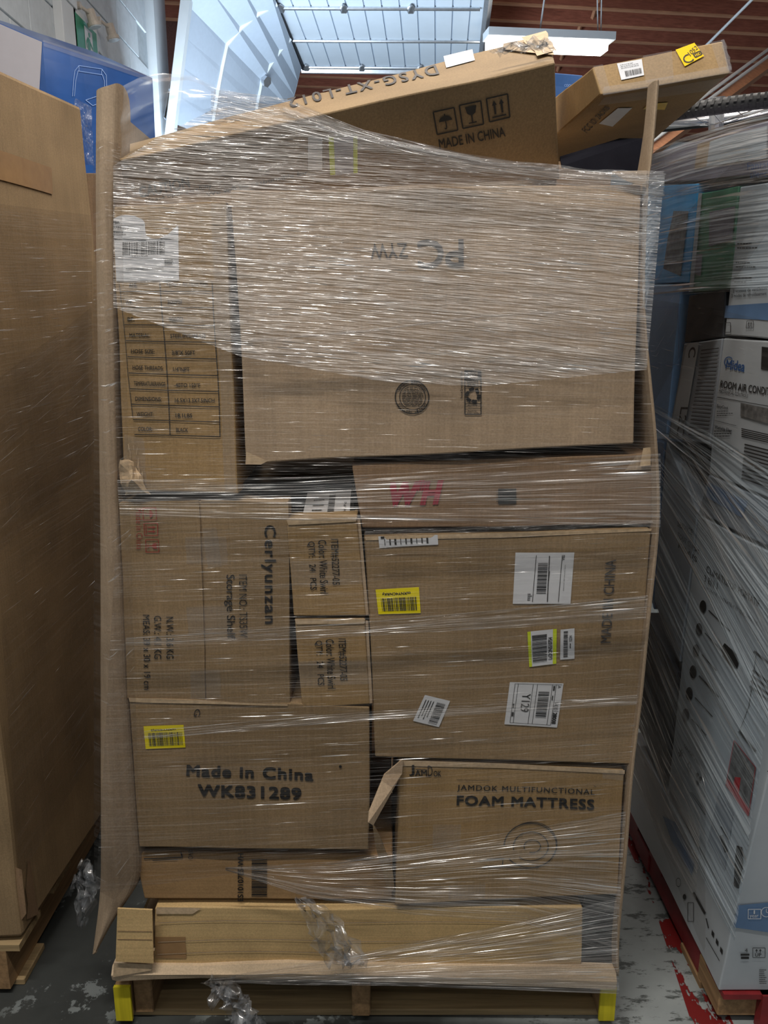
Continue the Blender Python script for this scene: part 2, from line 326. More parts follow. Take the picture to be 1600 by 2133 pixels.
def bil(q, u, v):
    (a, b, c, d) = q
    return (a[0] * (1 - u) * (1 - v) + b[0] * u * (1 - v) + c[0] * u * v + d[0] * (1 - u) * v,
            a[1] * (1 - u) * (1 - v) + b[1] * u * (1 - v) + c[1] * u * v + d[1] * (1 - u) * v)
def patch(name, surf, q, mat, parent, off=0.0015, n=6, jag=0, bottomjag=0):
    """flat paper/tape piece stuck on a surface, following its dents"""
    vs = []; fs = []
    for j in range(n + 1):
        for i in range(n + 1):
            u, v = i / n, j / n
            x, y = bil(q, u, v)
            if jag and i in (0, n): x += random.uniform(-jag, jag)
            vs.append(surf.at(x, y, off))
    for j in range(n):
        for i in range(n):
            a = j * (n + 1) + i; fs.append((a, a + n + 1, a + n + 2, a + 1))
    return pyobj(name, vs, fs, mat, parent)
class Ink:
    """collects flat printed shapes in the (u, v) frame of a quad on a surface"""
    def __init__(s, surf, q=None, off=0.002):
        s.s, s.q, s.off, s.v, s.f = surf, q, off, [], []
    def P(s, x, y):
        if s.q is not None: x, y = bil(s.q, x, y)
        return s.s.at(x, y, s.off)
    def poly(s, pts):
        b = len(s.v); s.v += [s.P(*p) for p in pts]; s.f.append(tuple(range(b, b + len(pts))))
    def rect(s, x0, y0, x1, y1):
        n = 3 if abs(x1 - x0) > 0.3 or s.q is None else 1
        for i in range(n):
            a = x0 + (x1 - x0) * i / n; c = x0 + (x1 - x0) * (i + 1) / n
            s.poly([(a, y0), (a, y1), (c, y1), (c, y0)])
    def line(s, pts, w, asp=1.0):
        for (x0, y0), (x1, y1) in zip(pts, pts[1:]):
            dx, dy = (x1 - x0) * asp, (y1 - y0); L = math.hypot(dx, dy) or 1e-9
            nx, ny = -dy / L * w / 2 / asp, dx / L * w / 2
            k = max(1, int(L / (60 if s.q is None else 0.35)))
            for i in range(k):
                a, b = i / k, (i + 1) / k
                A = (x0 + (x1 - x0) * a, y0 + (y1 - y0) * a); Bq = (x0 + (x1 - x0) * b, y0 + (y1 - y0) * b)
                s.poly([(A[0] - nx, A[1] - ny), (A[0] + nx, A[1] + ny), (Bq[0] + nx, Bq[1] + ny), (Bq[0] - nx, Bq[1] - ny)])
    def frame(s, x0, y0, x1, y1, w, asp=1.0):
        s.line([(x0, y0), (x1, y0), (x1, y1), (x0, y1), (x0, y0)], w, asp)
    def circle(s, cx, cy, r, w=None, asp=1.0, n=28, a0=0, a1=2 * PI):
        pts = [(cx + r * math.cos(a0 + (a1 - a0) * i / n) / asp, cy + r * math.sin(a0 + (a1 - a0) * i / n)) for i in range(n + 1)]
        if w: s.line(pts, w, asp)
        else: s.poly(pts[:-1])
    def barcode(s, x0, y0, x1, y1, seed=1, horiz=True):
        r = random.Random(seed); t = 0.0
        while t < 1:
            a = r.choice((0.012, 0.02, 0.03)); b = min(1, t + a)
            if horiz: s.poly([(x0 + (x1 - x0) * t, y0), (x0 + (x1 - x0) * t, y1), (x0 + (x1 - x0) * b, y1), (x0 + (x1 - x0) * b, y0)])
            else: s.poly([(x0, y0 + (y1 - y0) * t), (x0, y0 + (y1 - y0) * b), (x1, y0 + (y1 - y0) * b), (x1, y0 + (y1 - y0) * t)])
            t = b + r.choice((0.01, 0.015, 0.025))
    def lines_of_print(s, x0, y0, x1, y1, rows, seed=1, fill=0.5):
        r = random.Random(seed); h = (y1 - y0) / rows
        for j in range(rows):
            x = x0; e = x0 + (x1 - x0) * r.uniform(0.55, 1.0)
            while x < e:
                wd = (x1 - x0) * r.uniform(0.05, 0.16); b = min(e, x + wd)
                s.poly([(x, y0 + j * h), (x, y0 + (j + fill) * h), (b, y0 + (j + fill) * h), (b, y0 + j * h)])
                x = b + (x1 - x0) * 0.025
    def text(s, txt, q, bold=0.0, spacing=1.0):
        me = text_mesh(txt, bold, spacing)
        xs = [v[0] for v in me[0]]; ys = [v[1] for v in me[0]]
        x0, x1, y0, y1 = min(xs), max(xs), min(ys), max(ys)
        b = len(s.v)
        for x, y in me[0]:
            uu, vv = (x - x0) / (x1 - x0), 1 - (y - y0) / (y1 - y0)
            X, Y = bil(q, uu, vv)
            if s.q is not None: X, Y = bil(s.q, X, Y)
            s.v.append(s.s.at(X, Y, s.off))
        s.f += [tuple(i + b for i in f) for f in me[1]]
    def build(s, name, mat, parent):
        return pyobj(name, s.v, s.f, mat, parent)
_tc = {}
def text_mesh(txt, bold, spacing):
    k = (txt, bold, spacing)
    if k in _tc: return _tc[k]
    cu = bpy.data.curves.new('lettering', 'FONT'); cu.body = txt; cu.resolution_u = 3; cu.offset = 0.0; cu.space_character = spacing
    o = bpy.data.objects.new('lettering', cu); COL.objects.link(o)
    dg = bpy.context.evaluated_depsgraph_get(); me = bpy.data.meshes.new_from_object(o.evaluated_get(dg))
    r = ([(v.co.x, v.co.y) for v in me.vertices], [tuple(p.vertices) for p in me.polygons])
    if bold > 0:      # heavier strokes: the letter laid over itself with small shifts
        b = bold * 1.1; V, Fc = [], []
        for dx, dy in ((-b, -b), (b, -b), (-b, b), (b, b)):
            k0 = len(V); V += [(x + dx, y + dy) for x, y in r[0]]; Fc += [tuple(i + k0 for i in f) for f in r[1]]
        r = (V, Fc)
    bpy.data.meshes.remove(me); bpy.data.objects.remove(o); bpy.data.curves.remove(cu)
    _tc[k] = r; return r
def q0(xl, yt, xr, yb, s=0): return [(xl, yt), (xr, yt + s), (xr, yb + s), (xl, yb)]
def q180(xl, yt, xr, yb): return [(xr, yb), (xl, yb), (xl, yt), (xr, yt)]
def qcw(xl, yt, xr, yb, s=0): return [(xr, yt), (xr + s, yb), (xl + s, yb), (xl, yt)]      # reads downward
def qccw(xl, yt, xr, yb, s=0): return [(xl + s, yb), (xl, yt), (xr, yt), (xr + s, yb)]    # reads upward
U0 = [(0, 0), (1, 0), (1, 1), (0, 1)]

def umbrella(I, q):
    J = Ink(I.s, q, I.off); J.frame(0.03, 0.03, 0.97, 0.97, 0.06)
    pts = [(0.5 + 0.30 * math.cos(a), 0.50 - 0.22 * math.sin(a)) for a in [PI * i / 12 for i in range(13)]]
    J.poly(pts); J.line([(0.5, 0.2), (0.5, 0.78), (0.46, 0.83), (0.41, 0.78)], 0.05); I.v, I.f = merge(I, J)
def glass(I, q):
    J = Ink(I.s, q, I.off); J.frame(0.03, 0.03, 0.97, 0.97, 0.06)
    J.poly([(0.25, 0.16), (0.75, 0.16), (0.68, 0.44), (0.5, 0.54), (0.32, 0.44)]); J.line([(0.5, 0.5), (0.5, 0.80)], 0.06); J.line([(0.32, 0.82), (0.68, 0.82)], 0.05); I.v, I.f = merge(I, J)
def arrows(I, q):
    J = Ink(I.s, q, I.off); J.frame(0.03, 0.03, 0.97, 0.97, 0.06)
    for cx in (0.34, 0.66):
        J.poly([(cx - 0.11, 0.36), (cx, 0.16), (cx + 0.11, 0.36)]); J.line([(cx, 0.34), (cx, 0.72)], 0.09)
    J.line([(0.18, 0.83), (0.82, 0.83)], 0.06); I.v, I.f = merge(I, J)
def merge(I, J):
    b = len(I.v); return I.v + J.v, I.f + [tuple(i + b for i in f) for f in J.f]

def interp(poly, t):
    """point at fraction t of a polyline (by x-index length)"""
    L = [0]
    for a, b in zip(poly, poly[1:]): L.append(L[-1] + math.dist(a, b))
    d = t * L[-1]
    for i in range(len(poly) - 1):
        if d <= L[i + 1] or i == len(poly) - 2:
            k = (d - L[i]) / (L[i + 1] - L[i]); return tuple(a + (b - a) * k for a, b in zip(poly[i], poly[i + 1]))
def film_sheet(name, top, bot, surf, mat, parent, nu=50, nv=26, ripple=0.002, rf=24, seed=0.0, uvlen=1.0, uvh=1.0, billow=0.0, y=None, straight=None):
    """stretch film between two edge lines; ridges follow the pull direction (u)"""
    vs = []; fs = []; uvs = []
    for j in range(nv + 1):
        for i in range(nu + 1):
            u, v = i / nu, j / nv
            a = interp(top, u); b = interp(bot, u)
            x = a[0] + (b[0] - a[0]) * v; yy = a[1] + (b[1] - a[1]) * v
            r = noise.noise(Vector((u * 2.0 + seed, v * rf, seed))) * ripple
            bl = billow * math.sin(PI * u) * math.sin(PI * v)
            vs.append(surf.at(x, yy, abs(r) + bl)); uvs.append((u * uvlen, v * uvh) if straight is None else (x / 1150, (yy - straight * (x - 800) - 10 * math.sin(x / 420 + yy / 260)) / 400))
    for j in range(nv):
        for i in range(nu):
            a = j * (nu + 1) + i; fs.append((a, a + nu + 1, a + nu + 2, a + 1))
    o = pyobj(name, vs, fs, mat, parent, True)
    ul = o.data.uv_layers.new(name='uv')
    for p in o.data.polygons:
        for li, vi in zip(p.loop_indices, p.vertices): ul.data[li].uv = uvs[vi]
    return o
def crumple(name, path, mat, parent, seed, nv=10, folds=0.5, label=None):
    """loose crumpled film along a list of (Vector centre, half width)"""
    vs = []; fs = []; uvs = []; n = len(path) * 4
    r = random.Random(seed)
    for i in range(n + 1):
        t = i / n; k = t * (len(path) - 1); a = min(int(k), len(path) - 2); f = k - a
        c = path[a][0].lerp(path[a + 1][0], f); wd = path[a][1] * (1 - f) + path[a + 1][1] * f
        for j in range(nv + 1):
            s = j / nv - 0.5
            q = Vector((i * 0.37, j * 0.9, seed))
            vs.append(c + Vector((s * 2 * wd, 0, 0)) + Vector((noise.noise(q), noise.noise(q + Vector((9, 2, 1))) * 1.6, noise.noise(q + Vector((3, 8, 5))))) * wd * folds)
            uvs.append((t, s + 0.5))
    for i in range(n):
        for j in range(nv):
            a = i * (nv + 1) + j; fs.append((a, a + 1, a + nv + 2, a + nv + 1))
    o = pyobj(name, vs, fs, mat, parent, True)
    ul = o.data.uv_layers.new(name='uv')
    for p in o.data.polygons:
        for li, vi in zip(p.loop_indices, p.vertices): ul.data[li].uv = uvs[vi]
    return o
def cyl(name, a, b, r, mat, parent=None, n=12, r2=None):
    a, b = Vector(a), Vector(b); d = (b - a).normalized()
    e = d.cross(Vector((0, 0, 1)) if abs(d.z) < 0.9 else Vector((1, 0, 0))).normalized(); f = d.cross(e)
    r2 = r if r2 is None else r2; vs = []
    for p, rr in ((a, r), (b, r2)):
        vs += [p + (e * math.cos(2 * PI * i / n) + f * math.sin(2 * PI * i / n)) * rr for i in range(n)]
    fs = [(i, (i + 1) % n, n + (i + 1) % n, n + i) for i in range(n)] + [tuple(range(n))[::-1], tuple(range(n, 2 * n))]
    return pyobj(name, vs, fs, mat, parent)
def boxo(name, x0, x1, y0, y1, z0, z1, mat, parent=None, bev=0.0):
    c = [Vector(p) for p in ((x0, y0, z1), (x1, y0, z1), (x1, y0, z0), (x0, y0, z0), (x0, y1, z1), (x1, y1, z1), (x1, y1, z0), (x0, y1, z0))]
    o = bmobj(name, hexa_bm(c), mat, parent)
    if bev: b = o.modifiers.new('bevel', 'BEVEL'); b.width = bev; b.segments = 1
    return o

# ================================================================== THE BUILDING
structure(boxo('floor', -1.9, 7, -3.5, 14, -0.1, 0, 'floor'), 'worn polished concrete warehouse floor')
WX = -1.75
wl = structure(boxo('wall_left', WX - 0.2, WX - 0.012, -3.5, 4.85, 0, 4.9, 'mortar'), 'white painted concrete block wall')
# blocks above the loads are the ones the photograph shows
bw, bh = 0.46, 0.235
for r in range(9, 21):
    for k in range(8, 20):
        y0 = -3.0 + k * bw + (bw / 2 if r % 2 else 0); z0 = r * bh
        if y0 + bw > 4.88: continue
        o = boxo('block', WX - 0.02, WX, y0 + 0.004, y0 + bw - 0.004, z0 + 0.004, z0 + bh - 0.004, 'block_paint', wl, 0.003)
structure(boxo('wall_back', -1.9, 7, 14, 14.2, 0, 4.9, 'block_paint'), 'far white painted warehouse wall')
ce = structure(boxo('ceiling', -4, 9, -3.5, 14.0, 5.06, 5.2, 'deck'), 'red-brown timber roof deck on joists')
yaw = math.tan(math.radians(7.5))
def slanted(name, xa, xb, y, th, z0, z1, mat, par):
    ya, yb = y + xa * yaw, y + xb * yaw
    c = [Vector(p) for p in ((xa, ya, z1), (xb, yb, z1), (xb, yb, z0), (xa, ya, z0), (xa, ya + th, z1), (xb, yb + th, z1), (xb, yb + th, z0), (xa, ya + th, z0))]
    return bmobj(name, hexa_bm(c), mat, par)
for k in range(28):
    y = 0.6 + k * 0.42
    slanted('joist', -3.2, 6.5, y, 0.045, 4.80, 5.06, 'joist', ce)
    slanted('joist_edge', -3.2, 6.5, y - 0.002, 0.049, 4.785, 4.80, 'joist_pale', ce)
for k in range(9, 26):
    y = 0.6 + k * 0.42 + 2.1 * yaw
    for s, dx in ((0, 0.0), (1, 0.03)):
        a = Vector((2.15 + 0.05 * (k % 2), y + 0.05, 5.02 if s else 4.84)); b = Vector((2.15 + 0.05 * (k % 2), y + 0.40, 4.84 if s else 5.02))
        cyl('cross_bridging', a, b, 0.022, 'joist_pale', ce, 4)
# sloping pale beam low at the right, behind the bicycle wheel
cyl('roof_brace', PY(1330, 330, 3.2), PY(1640, 105, 5.2), 0.055, 'joist_pale', ce, 4)
for dy in (0, 14): cyl('conduit', PY(1330, 315 - dy, 3.1), PY(1640, 88 - dy, 5.1), 0.011, 'white_paint', ce, 8)
cyl('conduit', PZ(1466, 100, 4.3), PZ(1580, -14, 4.6), 0.013, 'white_paint', ce, 8)

# fluorescent lamp fixture
a, b = PY(1012, 72, 6.1), PY(1274, 82, 6.3)
fx = empty('fluorescent_light', (a + b) / 2); tag(fx, 'white fluorescent tube fitting hanging under the joists, lit', 'ceiling light')
def bar3(name, a, b, hw, z0, z1, mat, par):
    d = (b - a).normalized(); s = Vector((-d.y, d.x, 0)).normalized() * hw
    c = [a - s + Vector((0, 0, z1)), b - s + Vector((0, 0, z1)), b - s + Vector((0, 0, z0)), a - s + Vector((0, 0, z0)), a + s + Vector((0, 0, z1)), b + s + Vector((0, 0, z1)), b + s + Vector((0, 0, z0)), a + s + Vector((0, 0, z0))]
    o = bmobj(name, hexa_bm(c), mat); keep(o, par) if par else None; return o
bar3('housing', a, b, 0.09, -0.03, 0.035, 'white_paint', fx)
bar3('diffuser', a + Vector((0.02, 0, 0)), b - Vector((0.06, 0, 0)), 0.075, -0.115, -0.032, 'tube', fx)
for t in (0.42, ): keep(cyl('hanging_rod', a.lerp(b, t) + Vector((0, 0, 0.03)), a.lerp(b, t) + Vector((0.06, 0, 0.55)), 0.008, 'white_paint', n=8), fx)
keep(cyl('ceiling_rose', a.lerp(b, .42) + Vector((0.06, 0, 0.55)), a.lerp(b, .42) + Vector((0.06, 0, 0.57)), 0.06, 'white_paint', n=16), fx)
for t in (-.012, .012): keep(cyl('cord', a.lerp(b, 0.9 + t) + Vector((0, 0, 0.02)), a.lerp(b, 0.86 + t * 2) + Vector((0, 0, 0.75)), 0.006, 'white_paint', n=6), fx)
area('fluorescent_light_glow', (a + b) / 2 + Vector((0, 0, -0.13)), (0, 0, math.atan2(b.y - a.y, b.x - a.x)), 1.1, 0.14, 30, (1, .96, .9))
# the other fittings, above and behind the photographer; the centre-load one is added light
for i, (x, y, z, r, p) in enumerate(TUBES):
    if y < 0 or i == 4 or i == 3:
        e = empty('ceiling_fitting', (x, y, z)); tag(e, ('white tube fitting above the left aisle in front of the loads', 'white tube fitting above the right aisle in front of the loads', 'white tube fitting nearest the room entrance, behind the photographer', 'white tube fitting high above the right-hand load', 'white tube fitting high above the centre load')[i], 'ceiling light', 'ceiling tube fittings outside the frame')
        keep(boxo('housing', x - .64, x + .64, y - .08, y + .08, z + .01, z + .06, 'white_paint'), e)

# overhead sectional door: raised part under the ceiling, lower sections still on the curve of the track
door = structure(empty('door_1', PZ(630, 140, 4.3)), 'white sectional overhead door running up its tracks')
Z = 4.3
def dquad(name, pts, mat, thick=0.012, up=Vector((0, 0, 1))):
    n = len(pts); vs = list(pts) + [p + up * thick for p in pts]
    fs = [tuple(range(n)), tuple(range(n, 2 * n))[::-1]] + [(i, (i + 1) % n, n + (i + 1) % n, n + i) for i in range(n)]
    o = pyobj(name, vs, fs, mat); keep(o, door); return o
Lf, Rt = [(560, -20), (628, 138)], [(1022, -20), (1000, 146)]
S = 12
for k in range(S):
    u0, u1 = k / S + 0.0035, (k + 1) / S - 0.0035
    def E(u, v): return PZ(Lf[v][0] + (Rt[v][0] - Lf[v][0]) * u, Lf[v][1] + (Rt[v][1] - Lf[v][1]) * u, Z)
    dquad('door_panel', [E(u0, 0), E(u1, 0), E(u1, 1), E(u0, 1)], 'door_paint', 0.03)
dquad('door_backing', [PZ(560, -20, Z + .012), PZ(1024, -20, Z + .012), PZ(1002, 147, Z + .012), PZ(627, 139, Z + .012)], 'door_shadow', 0.015)
for yy in (17, 85, 140):
    xl = 560 + 68 * (yy + 20) / 158 - (0 if yy < 120 else -2)
    a, b = PZ(xl, yy, Z - .012), PZ(1000 if yy < 120 else 1002, yy + 2, Z - .012)
    keep(cyl('door_rail', a, b, 0.016, 'steel', n=8), door)
    for t in ((0.02, .33, .66) if yy != 85 else ()):
        keep(cyl('door_hinge', a.lerp(b, t) + Vector((0, .02, .01)), a.lerp(b, t) + Vector((0, -.09, -.01)), 0.045, 'steel', n=6, r2=0.01), door)
keep(cyl('track', PZ(1020, -20, Z - .02), PZ(1000, 150, Z - .02), 0.035, 'steel', n=4), door)
keep(cyl('black_seal', PZ(563, -20, Z - .01), PZ(632, 143, Z - .01), 0.02, 'black_seal', n=6), door)
keep(cyl('end_rail', PZ(628, 146, Z), PZ(1000, 150, Z), 0.035, 'steel', n=6), door)
# curved lower sections: ruled between the near jamb and the far jamb
NR = [(545, -75), (470, -55), (392, -2), (370, 100), (345, 250)]; FR = [(628, 141), (616, 190), (604, 235), (596, 290), (590, 350)]
def DC(t, s): 
    n = interp(NR, t); f = interp(FR, t); A = PY(*n, 4.9); Bq = PY(*f, 7.2); return A.lerp(Bq, s)
nS = 7
for k in range(nS):
    a, b = k / nS + 0.006, (k + 1) / nS - 0.006
    for (s0, s1) in ((0, .30), (.31, .64), (.65, 1.0)):
        dquad('door_panel', [DC(a, s0), DC(a, s1), DC(b, s1), DC(b, s0)], 'door_paint', 0.02, Vector((-0.6, 0, 0.6)))
    dquad('door_backing', [DC(k / nS, 0), DC(k / nS, 1), DC((k + 1) / nS, 1), DC((k + 1) / nS, 0)], 'door_shadow', 0.01, Vector((-1.3, 0, 1.3)))
for s in (0.305, 0.645):
    for k in range(nS):
        keep(cyl('door_stile', DC(k / nS, s), DC((k + 1) / nS, s), 0.022, 'white_paint', n=6), door)
for k in (3, 5, 7): keep(cyl('door_hinge', DC(k / nS, .645) + Vector((.03, 0, 0)), DC(k / nS, .645) + Vector((.06, -.02, -.02)), 0.05, 'steel', n=6), door)
# jamb posts between block wall and door
structure(boxo('trim_1', WX - .02, WX + .05, 4.87, 5.2, 0, 4.9, 'white_paint'), 'white steel post at the end of the block wall')
t2 = dquad('track', [PY(378, -20, 4.85), PY(398, -20, 4.85), PY(360, 290, 4.85), PY(342, 290, 4.85)], 'white_paint', 0.08, Vector((0, 1, 0)))
structure(boxo('wall_beyond', -6, -1.9, 7.6, 7.8, 0, 4.9, 'deck'), 'red-brown wall seen past the steel post')
structure(boxo('trim_2', -1.66, -1.62, 5.0, 5.04, 0, 3.3, 'steel'), 'slotted steel angle beside the white post')

# things on the block wall
def WP(px, py, dx=0.0): return PX(px, py, WX + dx)
tr = empty('wall_trunking', WP(145, 40)); tag(tr, 'grey-white vertical trunking on the block wall left of the exit sign', 'trunking')
c = [WP(157, -12, .06), WP(157, 100, .06), WP(130, -20, .06), WP(131, 92, .06)]
def wallbox(name, y0, y1, z0, z1, x1, mat, par):
    o = boxo(name, WX, WX + x1, y0, y1, z0, z1, mat, None, 0.003); keep(o, par); return o
yA, yB = WP(130, 30, .05).y, WP(158, 30, .05).y
wallbox('duct', yA, yB, 1.5, 4.7, 0.05, 'white_paint', tr)
zc = WP(145, 27).z
wallbox('collar', yA - .012, yB + .012, zc, zc + .3, 0.058, 'white_paint', tr)
for k in range(5): wallbox('slot', yA + .02 + k * (yB - yA - .04) / 5, yA + .035 + k * (yB - yA - .04) / 5, zc + .12, zc + .26, 0.060, 'grey_box', tr)
ex = empty('exit_sign', WP(180, 70)); tag(ex, 'green running man exit sign on the white block wall', 'exit sign')
y0, y1 = WP(156, 60, .05).y, WP(204, 90, .05).y; z1 = WP(156, 32).z; z0 = z1 - 0.30
wallbox('case', y0, y1, z0 - .02, z1, 0.05, 'white_paint', ex); wallbox('panel', y0 + .02, y1 - .02, z0, z1 - .03, 0.053, 'sign_green', ex)
def man(pts, nm='pictogram'):
    o = pyobj(nm, [Vector((WX + .0545, y0 + .02 + (y1 - y0 - .04) * a, z0 + (z1 - z0 - .03) * b)) for a, b in pts], [tuple(range(len(pts)))], 'paper'); keep(o, ex)
man([(.36, .02), (.36, .90), (.74, .90), (.74, .02)], 'doorway')
def gman(pts):
    o = pyobj('running_man', [Vector((WX + .056, y0 + .02 + (y1 - y0 - .04) * a, z0 + (z1 - z0 - .03) * b)) for a, b in pts], [tuple(range(len(pts)))], 'sign_green'); keep(o, ex)
gman([(.58 + .045 * math.cos(i), .80 + .05 * math.sin(i)) for i in [k * PI / 5 for k in range(10)]])
gman([(.50, .74), (.60, .72), (.60, .50), (.52, .44), (.47, .50)]); gman([(.50, .74), (.40, .62), (.41, .50), (.44, .50), (.45, .60), (.52, .67)])
gman([(.59, .70), (.72, .60), (.72, .55), (.59, .62)]); gman([(.55, .50), (.66, .34), (.62, .14), (.66, .13), (.71, .36), (.60, .52)]); gman([(.50, .48), (.48, .32), (.36, .22), (.38, .17), (.53, .28), (.57, .46)])
for i, (px, py) in enumerate(((178, 33), (219, 62))):
    p = WP(px, py, .06) - Vector((.06, 0, 0)); e = empty('emergency_lamp', p)
    tag(e, ('beige emergency lamp head directly above the exit sign', 'beige emergency lamp head right of the exit sign')[i], 'lamp', 'emergency lamp heads')
    keep(cyl('bracket', p + Vector((0, -.06, .03)), p + Vector((.06, -.06, .03)), .02, 'lamp_body'), e)
    keep(cyl('arm', p + Vector((.05, -.06, .03)), p + Vector((.09, 0.0, .01)), .009, 'lamp_body'), e)
    q = p + Vector((.09, .015, 0)); d = Vector((.25, 0.1, -1)).normalized()
    keep(cyl('lamp_shade', q - d * .035, q + d * .03, .026, 'lamp_body', r2=.029, n=18), e)
    keep(cyl('lamp_rim', q + d * .03, q + d * .05, .038, 'lamp_body', r2=.038, n=18), e); keep(cyl('lens', q + d * .05, q + d * .054, .034, 'lamp_glass', n=18), e)

# red painted floor marking
def flat(name, pts, z, mat): return pyobj(name, [PZ(*p, z) for p in pts], [tuple(range(len(pts)))], mat)
structure(flat('floor_marking', [(1297, 1640), (1330, 1680), (1540, 2160), (1450, 2160), (1360, 1880), (1290, 1720)], 0.0012, 'red_line'), 'worn red painted floor line')

# ================================================================== CENTRE LOAD
# pallet
pa = empty('wooden_pallet', (0, 0.5, 0)); tag(pa, 'wooden pallet with yellow painted ends carrying the centre load', 'pallet')
ZT = 0.128
xs = [(-0.640, -0.603), (-.077, -.033), (0.515, 0.550)]
for i, (a, b) in enumerate(xs):
    keep(boxo('stringer', a, b, 0.02, 1.05, 0.018, ZT - .016, 'pallet_y', None, 0.003), pa)
keep(boxo('stringer', -.601, -.556, 0.03, 1.05, 0.018, ZT - .018, 'pallet_y', None, .003), pa)
keep(boxo('yellow_end', -0.641, -0.602, 0.012, 0.02, 0.014, ZT - .018, 'pallet_yellow', None), pa)
keep(boxo('yellow_end', 0.514, 0.551, 0.012, 0.02, 0.014, ZT - .018, 'pallet_yellow', None), pa)
for k in range(7):
    keep(boxo('deck_board', -0.64, 0.55, 0.045 + k * 0.15, 0.145 + k * 0.15, ZT - 0.016, ZT, 'pallet', None, .002), pa)
for k, yy in enumerate((0.04, 0.32, 0.60, 0.90)):
    keep(boxo('bottom_board', -0.64, 0.55, yy, yy + 0.13, 0.0, 0.018, 'pallet', None, .002), pa)

# the tall corrugated sleeve that once stood round the load: left sheet, right sheet, back, base tray
sl = empty('cardboard_sleeve', (0, 0.5, ZT)); tag(sl, 'torn tall brown corrugated sleeve standing round the centre load on its pallet', 'cardboard sleeve')
L_rows = [  # y, outer, fold, inner
 (196, 197, 218, 247), (300, 196, 216, 244), (430, 196, 216, 236), (560, 197, 217, 238), (700, 199, 219, 240), (900, 203, 222, 244), (1045, 204, 224, 245),
 (1200, 205, 227, 254), (1350, 203, 229, 261), (1450, 202, 231, 265), (1600, 201, 234, 277), (1765, 200, 238, 289), (1810, 200, 239, 292), (1850, 199, 236, 285), (1890, 198, 228, 258), (1935, 196, 214, 226), (1985, 195, 197, 199)]
vs, fs = [], []
top_extra = {0: (0, -16, -26)}
for r, (y, a, b, c) in enumerate(L_rows):
    t = top_extra.get(r, (0, 0, 0)); nz = noise.noise(Vector((r * .9, 0, 0))) * 3
    pO = PY(a, y + t[0], 0.045); pM = PY(b + nz, y + t[1], -0.012); pI = PY(c + nz * .5, y + t[2], -0.006)
    back = Vector((pO.x - .004, 1.03, pO.z))
    mids = [back, back.lerp(pO, .5), pO, pO.lerp(pM, .5) + Vector((-.004, -.006, 0)), pM, pM.lerp(pI, .5) + Vector((0, .003, 0)), pI, pI + Vector((.004, .06, 0))]
    vs += mids
W8 = 8
for r in range(len(L_rows) - 1):
    for i in range(W8 - 1):
        a = r * W8 + i; fs.append((a, a + W8, a + W8 + 1, a + 1))
o = pyobj('left_sheet', vs, fs, 'sheet'); keep(o, sl)
sm = o.modifiers.new('s', 'SUBSURF'); sm.levels = sm.render_levels = 2; so = o.modifiers.new('t', 'SOLIDIFY'); so.thickness = 0.005
R_rows = [ # y, left, right
 (164, 1363, 1379), (167, 1363, 1379), (172, 1362, 1378), (260, 1356, 1371), (360, 1348, 1359), (372, 1346, 1356), (384, 1345, 1356), (480, 1341, 1352), (640, 1335, 1345), (800, 1348, 1364), (900, 1357, 1374), (960, 1362, 1378), (1050, 1364, 1381), (1110, 1362, 1380),
 (1200, 1350, 1371), (1300, 1342, 1360), (1400, 1332, 1350), (1480, 1326, 1342), (1580, 1313, 1328), (1690, 1303, 1319), (1800, 1295, 1311), (1900, 1285, 1301), (1970, 1277, 1294), (2030, 1279, 1295), (2060, 1284, 1298)]
vs, fs = [], []
for r, (y, a, b) in enumerate(R_rows):
    y = y; A, Bq = PY(a, y, -0.014), PY(b, y, -0.014)
    j = noise.noise(Vector((r * 1.3, 4, 0))) * .003
    yb_ = .03 if y < 300 else (.06 if y < 380 else 1.03); ym_ = yb_ * .5
    vs += [Vector((A.x, yb_, A.z)), Vector((A.x + .002, ym_, A.z)), A + Vector((j, .012, 0)), A.lerp(Bq, .3) + Vector((j, 0, 0)), A.lerp(Bq, .7) + Vector((j, 0, 0)), Bq + Vector((j, .012, 0)), Vector((Bq.x, ym_, Bq.z)), Vector((Bq.x, yb_, Bq.z))]
for r in range(len(R_rows) - 1):
    for i in range(8):
        a = r * 8 + i; b2 = r * 8 + (i + 1) % 8; fs.append((a, a + 8, b2 + 8, b2))
fs.append(tuple(range(8))); fs.append(tuple(range((len(R_rows) - 1) * 8, len(R_rows) * 8))[::-1])
o = pyobj('right_sheet', vs, fs, 'sheet'); keep(o, sl)
sm = o.modifiers.new('s', 'SUBSURF'); sm.levels = sm.render_levels = 1
keep(boxo('back_sheet', -.585, .53, 1.032, 1.04, ZT + .002, 2.11, 'sheet'), sl)
# base tray rim
TR = [(234, 2012, 2041), (245, 2008, 2044), (320, 2010, 2040), (420, 2012, 2037), (520, 2008, 2041), (600, 2005, 2039), (700, 2008, 2043), (860, 2010, 2047), (1000, 2012, 2052), (1150, 2014, 2056), (1283, 2018, 2063)]
vs, fs = [], []
for r, (x, a, b) in enumerate(TR):
    A, Bq = PY(x, a, -0.004), PY(x, b, -0.012); Bq.z = max(Bq.z, ZT + .001)
    vs += [A + Vector((0, .05, .0)), A, A.lerp(Bq, .5) + Vector((0, -.008, 0)), Bq, Vector((Bq.x, .06, ZT + .001)), Vector((Bq.x, 1.0, ZT + .001))]
for r in range(len(TR) - 1):
    for i in range(5):
        a = r * 6 + i; fs.append((a, a + 1, a + 7, a + 6))
o = pyobj('base_tray', vs, fs, 'kraft_lip'); keep(o, sl); so = o.modifiers.new('t', 'SOLIDIFY'); so.thickness = 0.003
s0 = Surf(Vector((0, -.016, 0)), Vector((0, -1, 0)))
